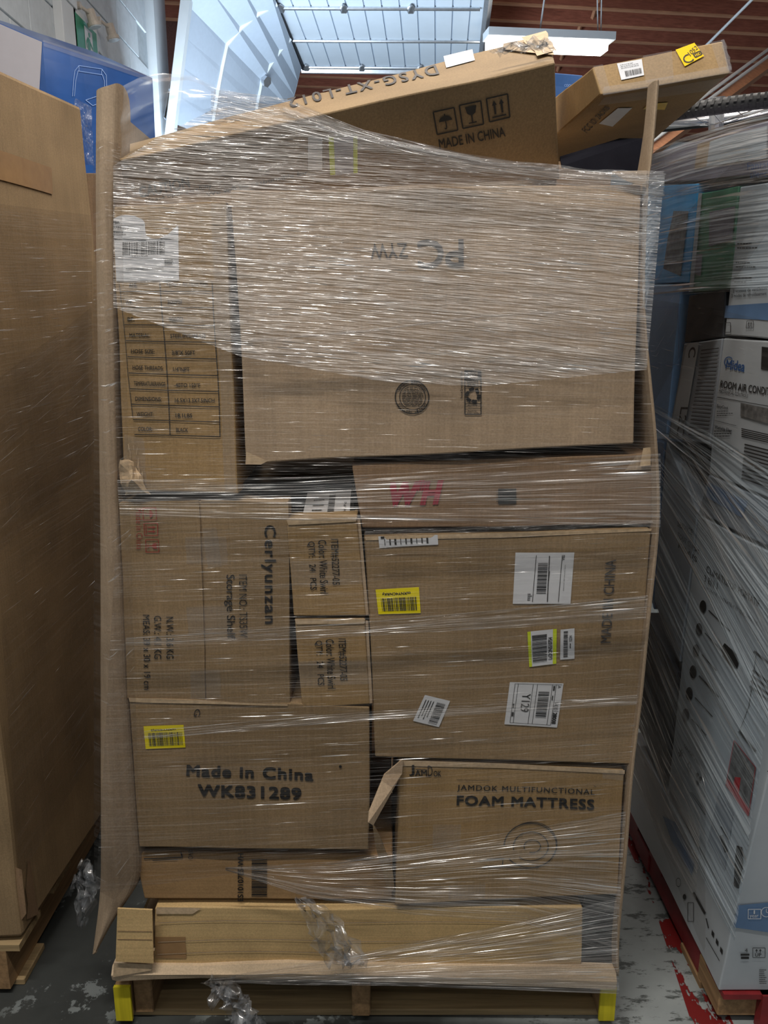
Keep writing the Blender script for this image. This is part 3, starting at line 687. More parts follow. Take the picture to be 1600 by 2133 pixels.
keep(patch('torn_edge', s0, [(238, 2004), (318, 2008), (316, 2020), (236, 2034)], 'torn', None, .002, 4), sl)
s1 = Surf(Vector((0, -.008, 0)), Vector((0, -1, 0)))
I = Ink(s1, None, 0.004); I.poly([(1272, 358), (1346, 356), (1345, 392), (1300, 376)]); keep(I.build('top_flap', 'kraft_pale', None), sl)

def place(B): return B
# ---- PC box
B = carton('large_carton', [(480, 396), (1334, 381), (1320, 926), (513, 966)], 0.0, 0.62, 'kraft_pale', 'largest brown carton of the centre load, with upside-down letters and a round stamp', cat='carton', amp=.005, cuts=14, fr=3.5)
pc = B
I = Ink(B.front); I.text('PC', q180(868, 497, 963, 557), .012); I.text('ZYW', [(850, 533), (772, 536), (770, 502), (847, 503)], -.004); I.build('printed_letters', 'faded_ink', B.o)
I = Ink(B.front); I.circle(856, 826, 34.5, 2.2, n=48); I.circle(857, 826, 26.5, 1.6, n=40)
rr = random.Random(3)
for k in range(13):
    y = 806 + k * 3.2; hw = math.sqrt(max(0, 24 ** 2 - (y - 826) ** 2)) * .92; x = 857 - hw
    while x < 857 + hw - 2:
        l = rr.uniform(3, 11); I.line([(x, y), (min(x + l, 857 + hw), y)], 1.4); x += l + 1.6
import math as _m
for txt, a0, da in (('MONTREAL QUEBEC', -0.42 * PI, -1), ):
    pass
def arc_text(I, s, cx, cy, r, a_mid, span, h, inward=True):
    n = len(s)
    for i, ch in enumerate(s):
        if ch == ' ': continue
        a = a_mid + span * ((i + .5) / n - .5); wch = abs(span) * r / n * .42
        # baseline towards centre when inward
        t = Vector((-math.sin(a), math.cos(a))) * (1 if span > 0 else -1); nrm = Vector((math.cos(a), math.sin(a))) * (1 if span > 0 else -1)
        c = Vector((cx, cy)) + Vector((math.cos(a), math.sin(a))) * r
        tl = c - t * wch + nrm * h / 2; trr = c + t * wch + nrm * h / 2; br = c + t * wch - nrm * h / 2; bl = c - t * wch - nrm * h / 2
        I.text(ch, [tuple(tl), tuple(trr), tuple(br), tuple(bl)], .01)
arc_text(I, 'Montreal Quebec', 856, 826, 30.5, -PI / 2, -2.3, 5.5)
arc_text(I, 'SMURFIT WESTROCK', 856, 826, 30.5, PI / 2, 2.3, 5.5)
I.frame(966, 771, 1000, 862, 2.0); I.rect(966, 771, 1000, 788)
I.text('PAPER', q180(970, 798, 994, 804), .02); I.text('PAPIER', q180(969, 790, 994, 796), .02); I.line([(966, 803.5), (1000, 803.5)], 1.5); I.line([(966, 840), (1000, 840)], 1.5)
I.line([(966, 851), (1000, 850)], 1); I.text('how2recycle.info', qccw(956, 772, 963, 828), .01)
I.text('de recyclage', q180(971, 842, 992, 846), .01); I.text('Recycling', q180(972, 853, 990, 857), .01); I.text('Please reduce', q180(970, 858, 996, 861.5), .01)
for k in range(6):
    a = k * PI / 3 + .3; r = 12.5; c = (983 + r * math.cos(a), 822 + r * math.sin(a) * 1.05)
    t = a + PI / 2 + (.35 if k % 2 else -.15); dx, dy = math.cos(t), math.sin(t)
    I.poly([(c[0] - dx * 5.5 - dy * 3.6, c[1] - dy * 5.5 + dx * 3.6), (c[0] + dx * 4 - dy * 3.6, c[1] + dy * 4 + dx * 3.6), (c[0] + dx * 6.5, c[1] + dy * 6.5), (c[0] + dx * 4 + dy * 3.6, c[1] + dy * 4 - dx * 3.6), (c[0] - dx * 5.5 + dy * 3.6, c[1] - dy * 5.5 - dx * 3.6)])
I.build('printed_stamp', 'ink', B.o)
I = Ink(B.front, None, .0028); I.text('BOX', q180(975, 780.5, 992, 786.5), .02); I.text('BOITE', q180(973, 773, 993, 779), .02); I.build('reversed_lettering', 'kraft_pale', B.o)
patch('tape', B.front, [(514, 940), (560, 960), (545, 967), (512, 966)], 'torn', B.o, .0015, 3)

# ---- hose box with specification table
B = carton('worn_carton', [(233, 430), (470, 420), (497, 1028), (258, 1024)], 0.0, 0.30, 'kraft_gold', 'battered taped narrow carton with a printed specification table, at upper left of the centre load', cat='carton', amp=.006, cuts=14, fr=4.5)
I = Ink(B.front)
lx0 = lambda y: 246 + (y - 580) * .095; lxm = lambda y: 334 + (y - 580) * .058; lx1 = lambda y: 443 + (y - 580) * .048
ys = [607, 641, 677, 711, 745, 779, 812, 844, 876, 907]
for y in ys: I.line([(max(lx0(y), 248) + 2, y - 1), (lxm(y), y), (lx1(y), y + 2)], 1.9)
I.line([(lxm(588), 588), (lxm(907), 907)], 1.8); I.line([(lx1(588), 588), (lx1(909), 909)], 1.8); I.line([(lx0(590) + 2, 588), (lx0(780), 780), (lx0(870) + 2, 870)], 1.2)
rows = [('NAME:', 'Tyckpro Air Hose Reel', 17), ('WP:', '300PSI', 34), ('BP:', '900PSI', 34), ('MATERIAL:', 'STEEL/PVC/BRASS', 34), ('HOSE SIZE:', '3/8"X 50FT', 34), ('HOSE THREADS:', '1/4"NPT', 34), ('TEMPERATURERANGE:', '-40TO 150°F', 34), ('DIMENSIONS:', '16.5X13.3X7.5INCH', 34), ('WEIGHT:', '18.1LBS', 34), ('COLOR:', 'BLACK', 34)]
for k, (a, b, _) in enumerate(rows):
    yb = ys[k] - 8 if k else 597; yt = yb - 9; x = lx0(yb) + 6
    wa = len(a) * 4.9; xm = lxm(yb) + 13
    if k == 0: wa = 18; a = 'AME:'; x += 12
    I.text(a, q0(x + 4, yt, min(x + 4 + wa, lxm(yb) - 4), yb), .012); I.text(b, q0(xm, yt + 1, min(xm + len(b) * 5.0, lx1(yb) - 10), yb + 1), .012)
I.build('printed_table', 'ink', B.o)
lab = [(236, 452), (373, 474), (375, 585), (243, 583)]
vs = [(236, 456), (246, 450), (262, 447), (280, 449), (296, 456), (302, 462), (304, 480), (306, 490), (318, 497), (334, 497), (352, 488), (372, 470), (375, 585), (243, 583)]
I = Ink(B.front, None, .0016); I.poly(vs); st = I.build('shipping_label', 'paper', B.o)
I = Ink(B.front, None, .0024); I.text('FBA', q0(236, 459, 250, 465), .02); I.line([(236, 467), (301, 469)], 1); I.lines_of_print(237, 471, 272, 490, 5, 3); I.line([(239, 496), (306, 499)], 1.6); I.line([(239, 497), (372, 499)], .8)
I.barcode(257, 503, 345, 530, 5); I.line([(239, 535), (374, 540)], .9); I.lines_of_print(345, 541, 368, 555, 4, 9); I.text('PLEASE LEAVE THIS LABEL UNCOVERED', q0(264, 557, 343, 562), .01); I.lines_of_print(276, 531, 328, 534, 1, 4)
I.lines_of_print(336, 497, 370, 501, 1, 5); I.build('label_print', 'ink', st)
patch('tape', B.front, [(258, 905), (300, 915), (306, 1015), (262, 1022)], 'clear_tape', B.o, .003, 6, 2)
patch('tape', B.front, [(262, 1000), (494, 1004), (496, 1027), (262, 1023)], 'clear_tape', B.o, .003, 6)
patch('tape', B.front, [(438, 424), (470, 422), (494, 1020), (470, 1020)], 'clear_tape', B.o, .003, 8)
I = Ink(B.front, None, .003)
for k in range(26):
    x = random.uniform(262, 300); y = random.uniform(920, 1000); I.line([(x, y), (x + random.uniform(-4, 4), y + random.uniform(8, 30))], random.uniform(.8, 2))
I.build('crush_mark', 'torn', B.o)
corner = [PY(252, 955, -.004), PY(268, 950, -.012), PY(300, 1010, -.010), PY(310, 1030, -.006), PY(262, 1034, -.004), PY(250, 1000, .0)]
bm = bmesh.new(); 
cv = [bm.verts.new(p) for p in corner]; cc = bm.verts.new(PY(276, 1000, -.03))
for i in range(6): bm.faces.new((cv[i], cv[(i + 1) % 6], cc))
bmesh.ops.subdivide_edges(bm, edges=bm.edges[:], cuts=4, use_grid_fill=True)
for v in bm.verts: v.co += wobble(v.co, .010, 40, 2)
bmobj('crushed_corner', bm, 'torn', B.o)

# ---- storage shelf carton
B = carton('shelf_carton', [(247, 1046), (600, 1044), (606, 1466), (266, 1452)], 0.003, 0.42, 'kraft', 'brown storage shelf carton turned on its side, with red handling symbols', cat='carton', amp=.003, cuts=10)
for nm, q in (('flap', [(249, 1048), (415, 1042), (428, 1457), (267, 1452)]), ('flap', [(419, 1041), (600, 1046), (605, 1465), (431, 1461)])):
    o = patch(nm, B.front, q, 'kraft', B.o, .0035, 8, .6); s_ = o.modifiers.new('t', 'SOLIDIFY'); s_.thickness = .003
S2 = B.front; OF = .0052
for q in ([(385, 1118), (470, 1118), (474, 1174), (388, 1174)], [(388, 1262), (478, 1260), (480, 1318), (392, 1320)], [(396, 1395), (458, 1392), (460, 1450), (398, 1452)], [(420, 1100), (450, 1098), (462, 1180), (432, 1182)]):
    patch('tape', S2, q, 'clear_tape', B.o, .0048, 3, 1)
I = Ink(S2, None, OF); I.text('Cerlyunzan', qcw(543, 1093, 574, 1298, 3), .016, 1.15)
I.text('ITEM NO.: TS35W', qcw(498, 1197, 515, 1325, 2), .0); I.text('Storage Shelf', qcw(466, 1197, 489, 1328, 2), .004)
I.text('N.W.: 3.6 KG', qcw(346, 1282, 361, 1370, 1), .006); I.text('G.W.: 4.1 KG', qcw(321, 1280, 336, 1370, 1), .006); I.text('MEAS: 39 x 30 x 19 cm', qcw(298, 1278, 312, 1435, 4), .006)
I.build('printed_lettering', 'ink', B.o)
I = Ink(S2, None, OF); I.text('Made in China', qcw(284, 1058, 297, 1142, 1), .0)
umbrella(I, [(327, 1056), (328, 1082), (299, 1083), (298, 1056)]); arrows(I, [(330, 1088), (330, 1115), (301, 1115), (300, 1088)]); glass(I, [(331, 1122), (332, 1149), (304, 1149), (303, 1122)])
I.build('handling_symbols', 'red_ink', B.o)

# ---- two small swirl cartons
for i, (q, lbl) in enumerate((([(598, 1082), (744, 1076), (764, 1284), (612, 1284)], 'small brown carton of 24 pieces, upper of the two stacked beside the storage shelf carton'),
                              ([(613, 1290), (760, 1288), (771, 1468), (628, 1476)], 'small brown carton of 24 pieces, lower of the two stacked beside the storage shelf carton'))):
    B = carton('small_carton', q, -0.004, 0.40, 'kraft_gold', lbl, cat='carton', amp=.003, cuts=8, group='two small item cartons')
    dx, dy, k = ((0, 0, 1), (14.5, 208, .92))[i]
    I = Ink(B.front)
    I.text('ITEM#52277-05', qcw(688 + dx, 1122 + dy, 705 + dx, 1122 + dy + 96 * k, 3), .008)
    I.text('Color: White Swirl', qcw(663 + dx, 1124 + dy, 680 + dx, 1124 + dy + 112 * k, 4), .008)
    I.text('QTY:   24   PCS', qcw(640 + dx, 1127 + dy, 656 + dx, 1127 + dy + 101 * k, 4), .008)
    I.build('printed_lettering', 'ink', B.o)
    y0_ = (1168, 1378)[i]; patch('tape', B.front, [(606 + dx, y0_), (752 + dx * .7, y0_ - 2), (757 + dx * .7, y0_ + 48), (610 + dx, y0_ + 52)], 'clear_tape', B.o, .0015, 4)
    tp = [q[0], q[1], (q[1][0] - 2, q[1][1] + 10), (q[0][0] + 4, q[0][1] + 11)]
    patch('flap_edge', B.front, tp, 'torn', B.o, .002, 4)
    o = patch('side_flap', B.front, [(q[1][0] + 1, q[1][1] + 2), (q[1][0] + 7, q[1][1] + 3), (q[2][0] + 4, q[2][1] - 4), (q[2][0] - 2, q[2][1] - 3)], 'kraft_pale', B.o, .003, 4)

# ---- WK box
B = carton('wide_carton', [(266, 1454), (771, 1472), (768, 1772), (290, 1766)], -0.002, 0.50, 'kraft', 'wide brown carton with large bold print and a yellow sticker, lower left of the load', cat='carton', amp=.004, cuts=12, fr=4)
I = Ink(B.front); I.text('Made in China', [(389, 1592), (653, 1602), (652, 1627), (388, 1616)], .030, 1.14); I.text('WK831289', [(412, 1632), (627, 1641), (626, 1667), (412, 1658)], .030, 1.1)
I.circle(709, 1595, 3); I.build('printed_lettering', 'ink', B.o)
I = Ink(B.front); I.text('G', [(418, 1478), (414, 1494), (402, 1492), (405, 1476)], -.012); I.build('pen_mark', 'ink', B.o)
yq = [(297, 1512), (381, 1510), (386, 1557), (302, 1560)]
st = patch('sticker', B.front, yq, 'yellow', B.o, .0016, 4)
I = Ink(B.front, yq, .0024); I.text('csXNY4FkRj2', q180(.17, .12, .80, .22), .02); I.barcode(.10, .30, .95, .88, 8); I.build('sticker_print', 'ink', st)
I = Ink(B.front, None, .002); I.poly([(266, 1451), (330, 1455), (440, 1461), (600, 1468), (600, 1471), (420, 1466), (300, 1462), (268, 1460)]); I.build('torn_edge', 'torn', B.o)

# ---- WH carton behind
B = carton('long_carton', [(733, 968), (1362, 944), (1364, 1093), (755, 1100)], 0.012, 0.55, 'kraft_dark', 'brown carton with red brushed letters, behind film under the largest carton', cat='carton', amp=.003)
I = Ink(B.front); I.text("W'H", [(815, 1003), (926, 997), (914, 1050), (806, 1056)], .05); I.build('red_lettering', 'brush_red', B.o)
I = Ink(B.front); I.rect(1038, 1017, 1076, 1048)
for k in range(4): I.line([(1034, 1022 + k * 7), (1038, 1022 + k * 7)], 1.2)
I.build('printed_block', 'ink', B.o)
patch('paper_tape', B.front, [(1325, 948), (1360, 946), (1362, 976), (1300, 980)], 'kraft_pale', B.o, .0016, 3)
patch('paper_tape', B.front, [(1338, 932), (1354, 930), (1352, 968), (1330, 970)], 'torn', B.o, .006, 3)

# ---- black bag with white label
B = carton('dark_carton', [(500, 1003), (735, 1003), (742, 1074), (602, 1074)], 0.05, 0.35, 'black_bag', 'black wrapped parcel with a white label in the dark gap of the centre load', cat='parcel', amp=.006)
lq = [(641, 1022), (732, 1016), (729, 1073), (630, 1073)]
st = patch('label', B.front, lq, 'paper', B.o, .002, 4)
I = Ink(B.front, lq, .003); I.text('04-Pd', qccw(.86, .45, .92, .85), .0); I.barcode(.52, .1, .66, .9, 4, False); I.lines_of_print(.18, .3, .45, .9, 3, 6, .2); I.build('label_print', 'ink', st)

# ---- big MADE IN CHINA carton
B = carton('big_carton', [(758, 1121), (1357, 1103), (1319, 1592), (783, 1577)], -0.002, 0.55, 'kraft', 'big brown carton with many stickers and a line of upright-running print', cat='carton', amp=.004, cuts=14, fr=4)
I = Ink(B.front); I.text('MADE IN CHINA', [(1250, 1340), (1262, 1166), (1284, 1166), (1271, 1340)], .006); I.build('printed_lettering', 'faded_ink', B.o)
I = Ink(B.front, None, .0015); I.poly([(760, 1119), (1357, 1101), (1356, 1106), (1050, 1118), (762, 1127)]); I.build('flap_edge', 'torn', B.o)
f = B.front
def sticker(q, mat, draw, name='sticker', pm='ink'):
    st = patch(name, f, q, mat, B.o, .0018, 4); I = Ink(f, q, .0026); draw(I)
    if I.f: I.build('sticker_print', pm, st)
def d1(I): I.text('csXNY4CNRKy', q180(.14, .12, .80, .26), .02); I.barcode(.10, .36, .93, .88, 3)
sticker([(781, 1229), (871, 1222), (875, 1275), (787, 1280)], 'yellow', d1)
def d2(I):
    I.line([(.36, .05), (.34, .96)], .010); I.line([(.585, .06), (.60, .96)], .016); I.line([(.80, .05), (.79, .96)], .010)
    I.barcode(.40, .20, .565, .80, 4, False); I.text('FBA', qcw(.80, .05, .845, .15), .01); I.text('PLEASE LEAVE THIS LABEL UNCOVERED', qcw(.855, .24, .87, .75), .0); I.lines_of_print(.25, .80, .33, .95, 4, 3)
    I.poly([(.595, .36), (.61, .36), (.60, .64), (.585, .64)])
sticker([(1074, 1149), (1198, 1150), (1189, 1258), (1067, 1257)], 'paper', d2)
def d3(I): I.barcode(.17, .12, .70, .90, 5, False); I.text('LsDONS10754', qccw(.76, .22, .87, .86), .02)
sticker([(1098, 1316), (1160, 1310), (1159, 1382), (1102, 1389)], 'lime', lambda I: None)
qq = [(1105, 1315), (1152, 1310.5), (1151.5, 1382.5), (1108, 1388)]; st = patch('sticker', f, qq, 'paper', B.o, .0022, 3)
I = Ink(f, qq, .003); I.barcode(.04, .12, .72, .90, 5, False); I.text('LsDONS10754', qccw(.78, .22, .97, .86), .02); I.build('sticker_print', 'ink', st)
def d4(I): I.barcode(.22, .07, .52, .92, 6, False); I.text('5234', qccw(.62, .22, .82, .42), .01); I.lines_of_print(.66, .48, .74, .8, 1, 2)
sticker([(1168, 1312), (1197, 1309), (1197, 1372), (1167, 1374)], 'paper', d4)
def d5(I):
    for x in (.10, .16, .44, .52, .80, .87): I.line([(x, .03), (x, .95)], .008)
    I.line([(.10, .03), (.98, .03)], .008); I.line([(.10, .95), (.87, .95)], .008)
    I.text('Y129', qcw(.26, .26, .42, .68), .004); I.barcode(.56, .20, .76, .80, 7, False); I.text('28008', qcw(.88, .66, .96, .92), .03); I.text('V430', qcw(.88, .42, .96, .60), .0); I.line([(.87, .63), (.98, .63)], .008)
    I.text('A', qcw(.90, .05, .96, .11), .0); I.lines_of_print(.11, .5, .15, .9, 2, 3); I.lines_of_print(.82, .06, .86, .5, 2, 5)
sticker([(1061, 1420), (1174, 1423), (1161, 1515), (1049, 1508)], 'paper', d5)
def d6(I):
    q = [(.55, .22), (.95, .22), (.95, .95), (.55, .95)]; J = Ink(I.s, I.q, I.off); J.barcode(.55, .15, .88, .95, 8, False); I.v, I.f = merge(I, J)
    for k in range(4): I.line([(.12 + k * .10, .15), (.12 + k * .10, .85 - .1 * (k % 2))], .03)
sticker([(885, 1445), (937, 1458), (914, 1513), (861, 1500)], 'paper', d6)
def d7(I):
    for k in range(9): I.line([(.10 + k * .09, .25), (.10 + k * .09, .8)], .012 + .01 * (k % 3))
    I.rect(.04, .02, .10, .22); I.line([(.12, .5), (.8, .55)], .03)
sticker([(788, 1119), (910, 1115), (911, 1135), (790, 1143)], 'paper', d7)

# ---- foam mattress carton with open flap
B = carton('mattress_carton', [(831, 1584), (1302, 1606), (1288, 1864), (822, 1882)], 0.0, 0.55, 'kraft_gold', 'brown foam mattress carton with an open side flap, lower right of the centre load', cat='carton', amp=.004, cuts=12, fr=4)
fc = B
I = Ink(B.front); I.text('JAMDOK MULTIFUNCTIONAL', [(952, 1634), (1240, 1645), (1239, 1660), (951, 1649)], .008, 1.15); I.text('FOAM MATTRESS', [(951, 1656), (1239, 1666), (1238, 1688), (950, 1677)], .026, 1.1)
I.line([(951, 1624), (1020, 1626)], .8); I.line([(1238, 1638), (1243, 1640)], 1)
I.text('J', q0(852, 1592, 863, 1615), .01); I.text('AM', q0(864, 1603, 889, 1616), .012); I.line([(866, 1602), (889, 1603)], 1.5); I.text('D', q0(891, 1594, 901, 1616), -.015); I.text('OK', q0(903, 1605, 919, 1617), .012)
def spiral(cx, cy, rx, ry, a0, a1, w):
    I.line([(cx + rx * (1 - 0) * math.cos(a), cy + ry * math.sin(a)) for a in [a0 + (a1 - a0) * i / 40 for i in range(41)]], w)
spiral(1104, 1762, 54, 46, -PI, PI * .8, 2); spiral(1107, 1758, 52, 44, -2.4, .6, 1.4); spiral(1105, 1764, 36, 30, -3.4, 2.3, 1.8); spiral(1108, 1764, 17, 13, -3.6, 1.9, 1.8); spiral(1106, 1766, 50, 42, 0.2, 1.5, 1.4)
I.line([(1050, 1788), (1014, 1789)], 1.6); I.line([(1048, 1792), (1046, 1806), (1004, 1806)], 1.6); I.line([(1046, 1806), (1086, 1810), (1122, 1807)], 1.6); I.line([(1004, 1806), (1014, 1803), (1046, 1803)], 1.2)
I.build('printed_lettering', 'ink', B.o)
patch('tape', B.front, [(1256, 1606), (1302, 1606), (1298, 1626), (1256, 1622)], 'clear_tape', B.o, .0016, 3)
patch('tape', B.front, [(900, 1715), (960, 1716), (958, 1768), (900, 1764)], 'clear_tape', B.o, .0016, 3)
patch('label', B.front, [(935, 1840), (1012, 1840), (1010, 1870), (935, 1870)], 'clear_tape', B.o, .0016, 3)
I = Ink(B.front, None, .0015); I.poly([(832, 1582), (1050, 1590), (1302, 1604), (1302, 1612), (1050, 1600), (833, 1594)]); I.build('flap_edge', 'torn', B.o)
def flapq(pts, name, mat, par, th=.004):
    o = pyobj(name, pts, [tuple(range(len(pts)))], mat, par); s_ = o.modifiers.new('t', 'SOLIDIFY'); s_.thickness = th; return o
flapq([PY(838, 1580, -.004), PY(836, 1610, -.008), PY(776, 1718, -.06), PY(766, 1712, -.07), PY(768, 1690, -.06), PY(800, 1612, -.02)], 'open_flap', 'kraft_pale', B.o)
flapq([PY(776, 1712, -.012), PY(792, 1740, -.010), PY(818, 1812, -.006), PY(822, 1850, -.004), PY(808, 1852, -.004), PY(782, 1760, -.008)], 'torn_flap', 'kraft', B.o)

# black thing lower right
carton('black_carton', [(1216, 1862), (1284, 1850), (1277, 2008), (1200, 2010)], 0.012, 0.35, 'black_box', 'black carton in the bottom right corner of the centre load', cat='carton', amp=.002)

# ---- long box at the bottom with opened end flap
B = carton('flat_carton', [(322, 1890), (1212, 1890), (1212, 2012), (322, 2010)], 0.004, 0.45, 'kraft_bright', 'long low brown carton with an opened end flap at the bottom of the centre load', cat='carton', amp=.005, cuts=12, fr=4)
flapq([PY(246, 1890, -.02), PY(318, 1893, -.02), PY(321, 2004, -.022), PY(242, 2000, -.022)], 'open_flap', 'kraft_bright', B.o)
I = Ink(Surf(Vector((0, -.022, 0)), Vector((0, -1, 0))), None, .004)
for yy in (1937, 1954): I.line([(246, yy), (318, yy + 1)], 1.5)
I.build('crease', 'kraft_dark', B.o)
patch('tape', B.front, [(324, 1948), (386, 1950), (388, 1996), (326, 1994)], 'tape', B.o, .0016, 4, 1)
patch('torn_edge', B.front, [(326, 1886), (420, 1890), (400, 1902), (326, 1900)], 'torn', B.o, .003, 5, 1)
for y in (1918, 1958, 1984):
    I = Ink(B.front, None, .003); I.line([(330, y), (600, y - 3), (900, y + 2), (1150, y + 4)], 1.4); I.build('crease', 'kraft_pale', B.o)
# ---- ES carton
B = carton('wide_flat_carton', [(280, 1776), (818, 1782), (818, 1874), (300, 1872)], 0.014, 0.45, 'kraft_flat', 'brown carton with a sideways barcode between the wide carton and the bottom carton', cat='carton', amp=.002)
I = Ink(B.front); I.text('ES10107ES-WH', qccw(496, 1776, 508, 1876), .015); I.barcode(525, 1788, 557, 1866, 9, False)
I.line([(300, 1786), (380, 1784), (376, 1772)], 2.5); I.line([(318, 1790), (370, 1788)], 1.5); I.text('ONE', qccw(392, 1768, 402, 1788), .0); I.build('printed_lettering', 'ink', B.o)

# ---- leaning long carton on top
ft = [PY(243, 332, .012), PY(1158, 128, .012), PY(1165, 374, .05), PY(238, 412, .05)]
bt = [PY(215, 312, .14), PY(1140, 74, .14)]
d = (ft[3] - ft[0])
_n = (ft[1] - ft[0]).cross(ft[3] - ft[0]); ft[2] = hit(1165, 374, ft[0], _n)
_n2 = (ft[1] - ft[0]).cross(bt[0] - ft[0]); bt[1] = hit(1140, 74, ft[0], _n2)
cc = ft + [bt[0], bt[1], bt[1] + (ft[2] - ft[1]) * .98, bt[0] + d * .9]
B = carton8('leaning_carton', cc, 'kraft', 'long brown carton leaning across the top of the centre load, with umbrella and glass symbols', cat='carton', amp=.004, cuts=14, fr=4)
I = Ink(B.front); umbrella(I, [(900, 232), (946, 221), (954, 272), (909, 282)]); glass(I, [(954, 217), (1002, 206), (1008, 259), (962, 269)]); arrows(I, [(1011, 202), (1059, 191), (1064, 244), (1018, 255)])
I.text('MADE IN CHINA', [(912, 290), (1050, 263), (1053, 284), (915, 311)], .012); I.build('handling_symbols', 'ink', B.o)
I = Ink(B.front); I.text('CAUTION', [(287, 388), (391, 366), (396, 388), (290, 411)], .014); I.text('Please open carefully.', [(302, 412), (442, 380), (444, 391), (304, 423)], 0); I.text('We will be responsible for', [(428, 400), (640, 352), (642, 363), (430, 411)], 0)
I.build('printed_lettering', 'ink', B.o)
I = Ink(B.top); I.text('DYSG-XT-L012', [(915, 155), (605, 228), (600, 209), (908, 137)], .012, 1.25); I.build('printed_code', 'faded_ink', B.o)
patch('tape', B.top, [(925, 120), (985, 106), (990, 128), (930, 143)], 'paper', B.o, .002, 4)
patch('tape', B.top, [(1050, 96), (1142, 76), (1156, 118), (1050, 108)], 'torn', B.o, .004, 6, 2)
patch('sticker', B.front, [(641, 284), (671, 284), (671, 352), (641, 352)], 'paper', B.o, .0025, 3)
qs = [(684, 284), (745, 282), (746, 358), (688, 362)]; patch('sticker', B.front, qs, 'lime', B.o, .0022, 3)
patch('sticker', B.front, [(695, 284), (736, 282), (737, 358), (699, 362)], 'grey_side', B.o, .003, 3)
crumple('crushed_tape', [(PY(1040, 108, .05), .02), (PY(1080, 98, .05), .035), (PY(1120, 90, .05), .035), (PY(1150, 104, .03), .02)], 'film_crumple', B.o, 21, folds=.6)
patch('crushed_corner', B.top, [(1088, 84), (1138, 70), (1160, 112), (1120, 122)], 'torn', B.o, .006, 8, 4)
# ---- tilted long box sticking out top right
e4 = [PY(1234, 139, .10), PY(1507, 86, .10), PY(1522, 153, .06), PY(1252, 196, .06)]
b4 = [PY(1090, 258, .95), PY(1330, 235, .95), PY(1330, 318, .95), PY(1090, 345, .95)]
e4[2] = hit(1522, 153, e4[0], (e4[1] - e4[0]).cross(e4[3] - e4[0])); b4[2] = hit(1330, 318, e4[3], (e4[2] - e4[3]).cross(b4[3] - e4[3]))
B = carton8('tilted_carton', e4 + b4, 'kraft_gold', 'long flat carton tilted up above the sleeve with an amber sticker on its end', cat='carton', amp=.003, cuts=10, fr=4)
patch('label', B.front, [(1286, 132), (1338, 123), (1343, 157), (1295, 167)], 'paper', B.o, .002, 3)
I = Ink(B.front, [(1286, 132), (1338, 123), (1343, 157), (1295, 167)], .003); I.barcode(.22, .55, .92, .88, 5); I.lines_of_print(.1, .14, .9, .45, 3, 4, .2); I.build('label_print', 'ink', B.o)
aq = [(1408, 106), (1447, 92), (1467, 120), (1427, 141)]; st = patch('sticker', B.front, aq, 'amber', B.o, .003, 3)
I = Ink(B.front, aq, .004); I.text('C', [(.02, .55), (.40, .45), (.52, .98), (.12, .98)], .0); I.text('1052', [(.42, .40), (.96, .20), (.96, .45), (.46, .68)], .0); I.frame(.62, .62, .96, .86, .05); I.text('274', [(.66, .66), (.92, .66), (.92, .82), (.66, .82)], .01); I.build('sticker_print', 'ink', st)
I = Ink(B.bottom, None, .002); I.text('FCC ID: 2AOKB', [(1212, 268), (1262, 216), (1272, 222), (1224, 276)], 0); I.build('printed_lettering', 'ink', B.o)
patch('label', B.bottom, [(1248, 256), (1288, 222), (1318, 222), (1276, 262)], 'paper', B.o, .002, 2)
patch('sticker', B.bottom, [(1340, 225), (1352, 214), (1392, 211), (1384, 226)], 'amber', B.o, .002, 2)
for q in ([(1236, 140), (1256, 136), (1272, 190), (1254, 195)], [(1480, 92), (1508, 87), (1524, 152), (1500, 156)], [(1340, 118), (1400, 108), (1404, 166), (1346, 176)]):
    patch('clear_tape', B.front, q, 'clear_tape', B.o, .004, 6)
patch('clear_tape', B.bottom, [(1260, 198), (1515, 158), (1490, 185), (1245, 215)], 'clear_tape', B.o, .003, 5)
for q in ([(1256, 186), (1520, 144), (1523, 158), (1256, 203)], [(1500, 90), (1508, 88), (1524, 150), (1514, 154)]):
    patch('clear_tape', B.front, q, 'film_crumple', B.o, .006, 8, 2)
# near-black sheet added in place of the shaded void under the tilted carton
flapq([PY(1166, 330, .12), PY(1290, 292, .12), PY(1340, 292, .10), PY(1345, 372, .06), PY(1170, 350, .06)], 'loose_board', 'dark_board', None)
tag(bpy.data.objects['loose_board'], 'dark board lying under the tilted carton at the top of the load', 'board')

# ---- stretch film round the centre load
sf = empty('stretch_film', (0, 0, 1.0)); tag(sf, 'clear stretch film wrapped across the front of the centre load', 'stretch film')
fs_ = Surf(Vector((0, -0.030, 0)), Vector((0, -1, 0)))
fs2 = Surf(Vector((0, -0.038, 0)), Vector((0, -1, 0)))
fs3 = Surf(Vector((0, -0.046, 0)), Vector((0, -1, 0)))
def FS(*a, **k): o = film_sheet(*a, None, **k); keep(o, sf); return o
topline = [(236, 345), (330, 285), (450, 225), (590, 232), (720, 280), (860, 305), (1000, 335), (1160, 352), (1300, 362), (1384, 366)]
FS('film_band', topline, [(236, 640), (500, 742), (800, 795), (1000, 805), (1347, 770)], fs_, 'film_heavy', nu=60, nv=60, ripple=.002, rf=30, straight=.085)
FS('film_band', [(236, 640), (500, 742), (800, 795), (1000, 805), (1347, 770)], [(244, 1000), (700, 985), (1374, 960)], fs_, 'film_light', nu=40, nv=30, ripple=.002, rf=14, straight=0.0)
FS('film_band', [(244, 1000), (620, 992), (1376, 945)], [(250, 1075), (700, 1085), (1376, 1098)], fs2, 'film_band', nu=40, nv=30, ripple=.004, rf=12, uvh=.6)
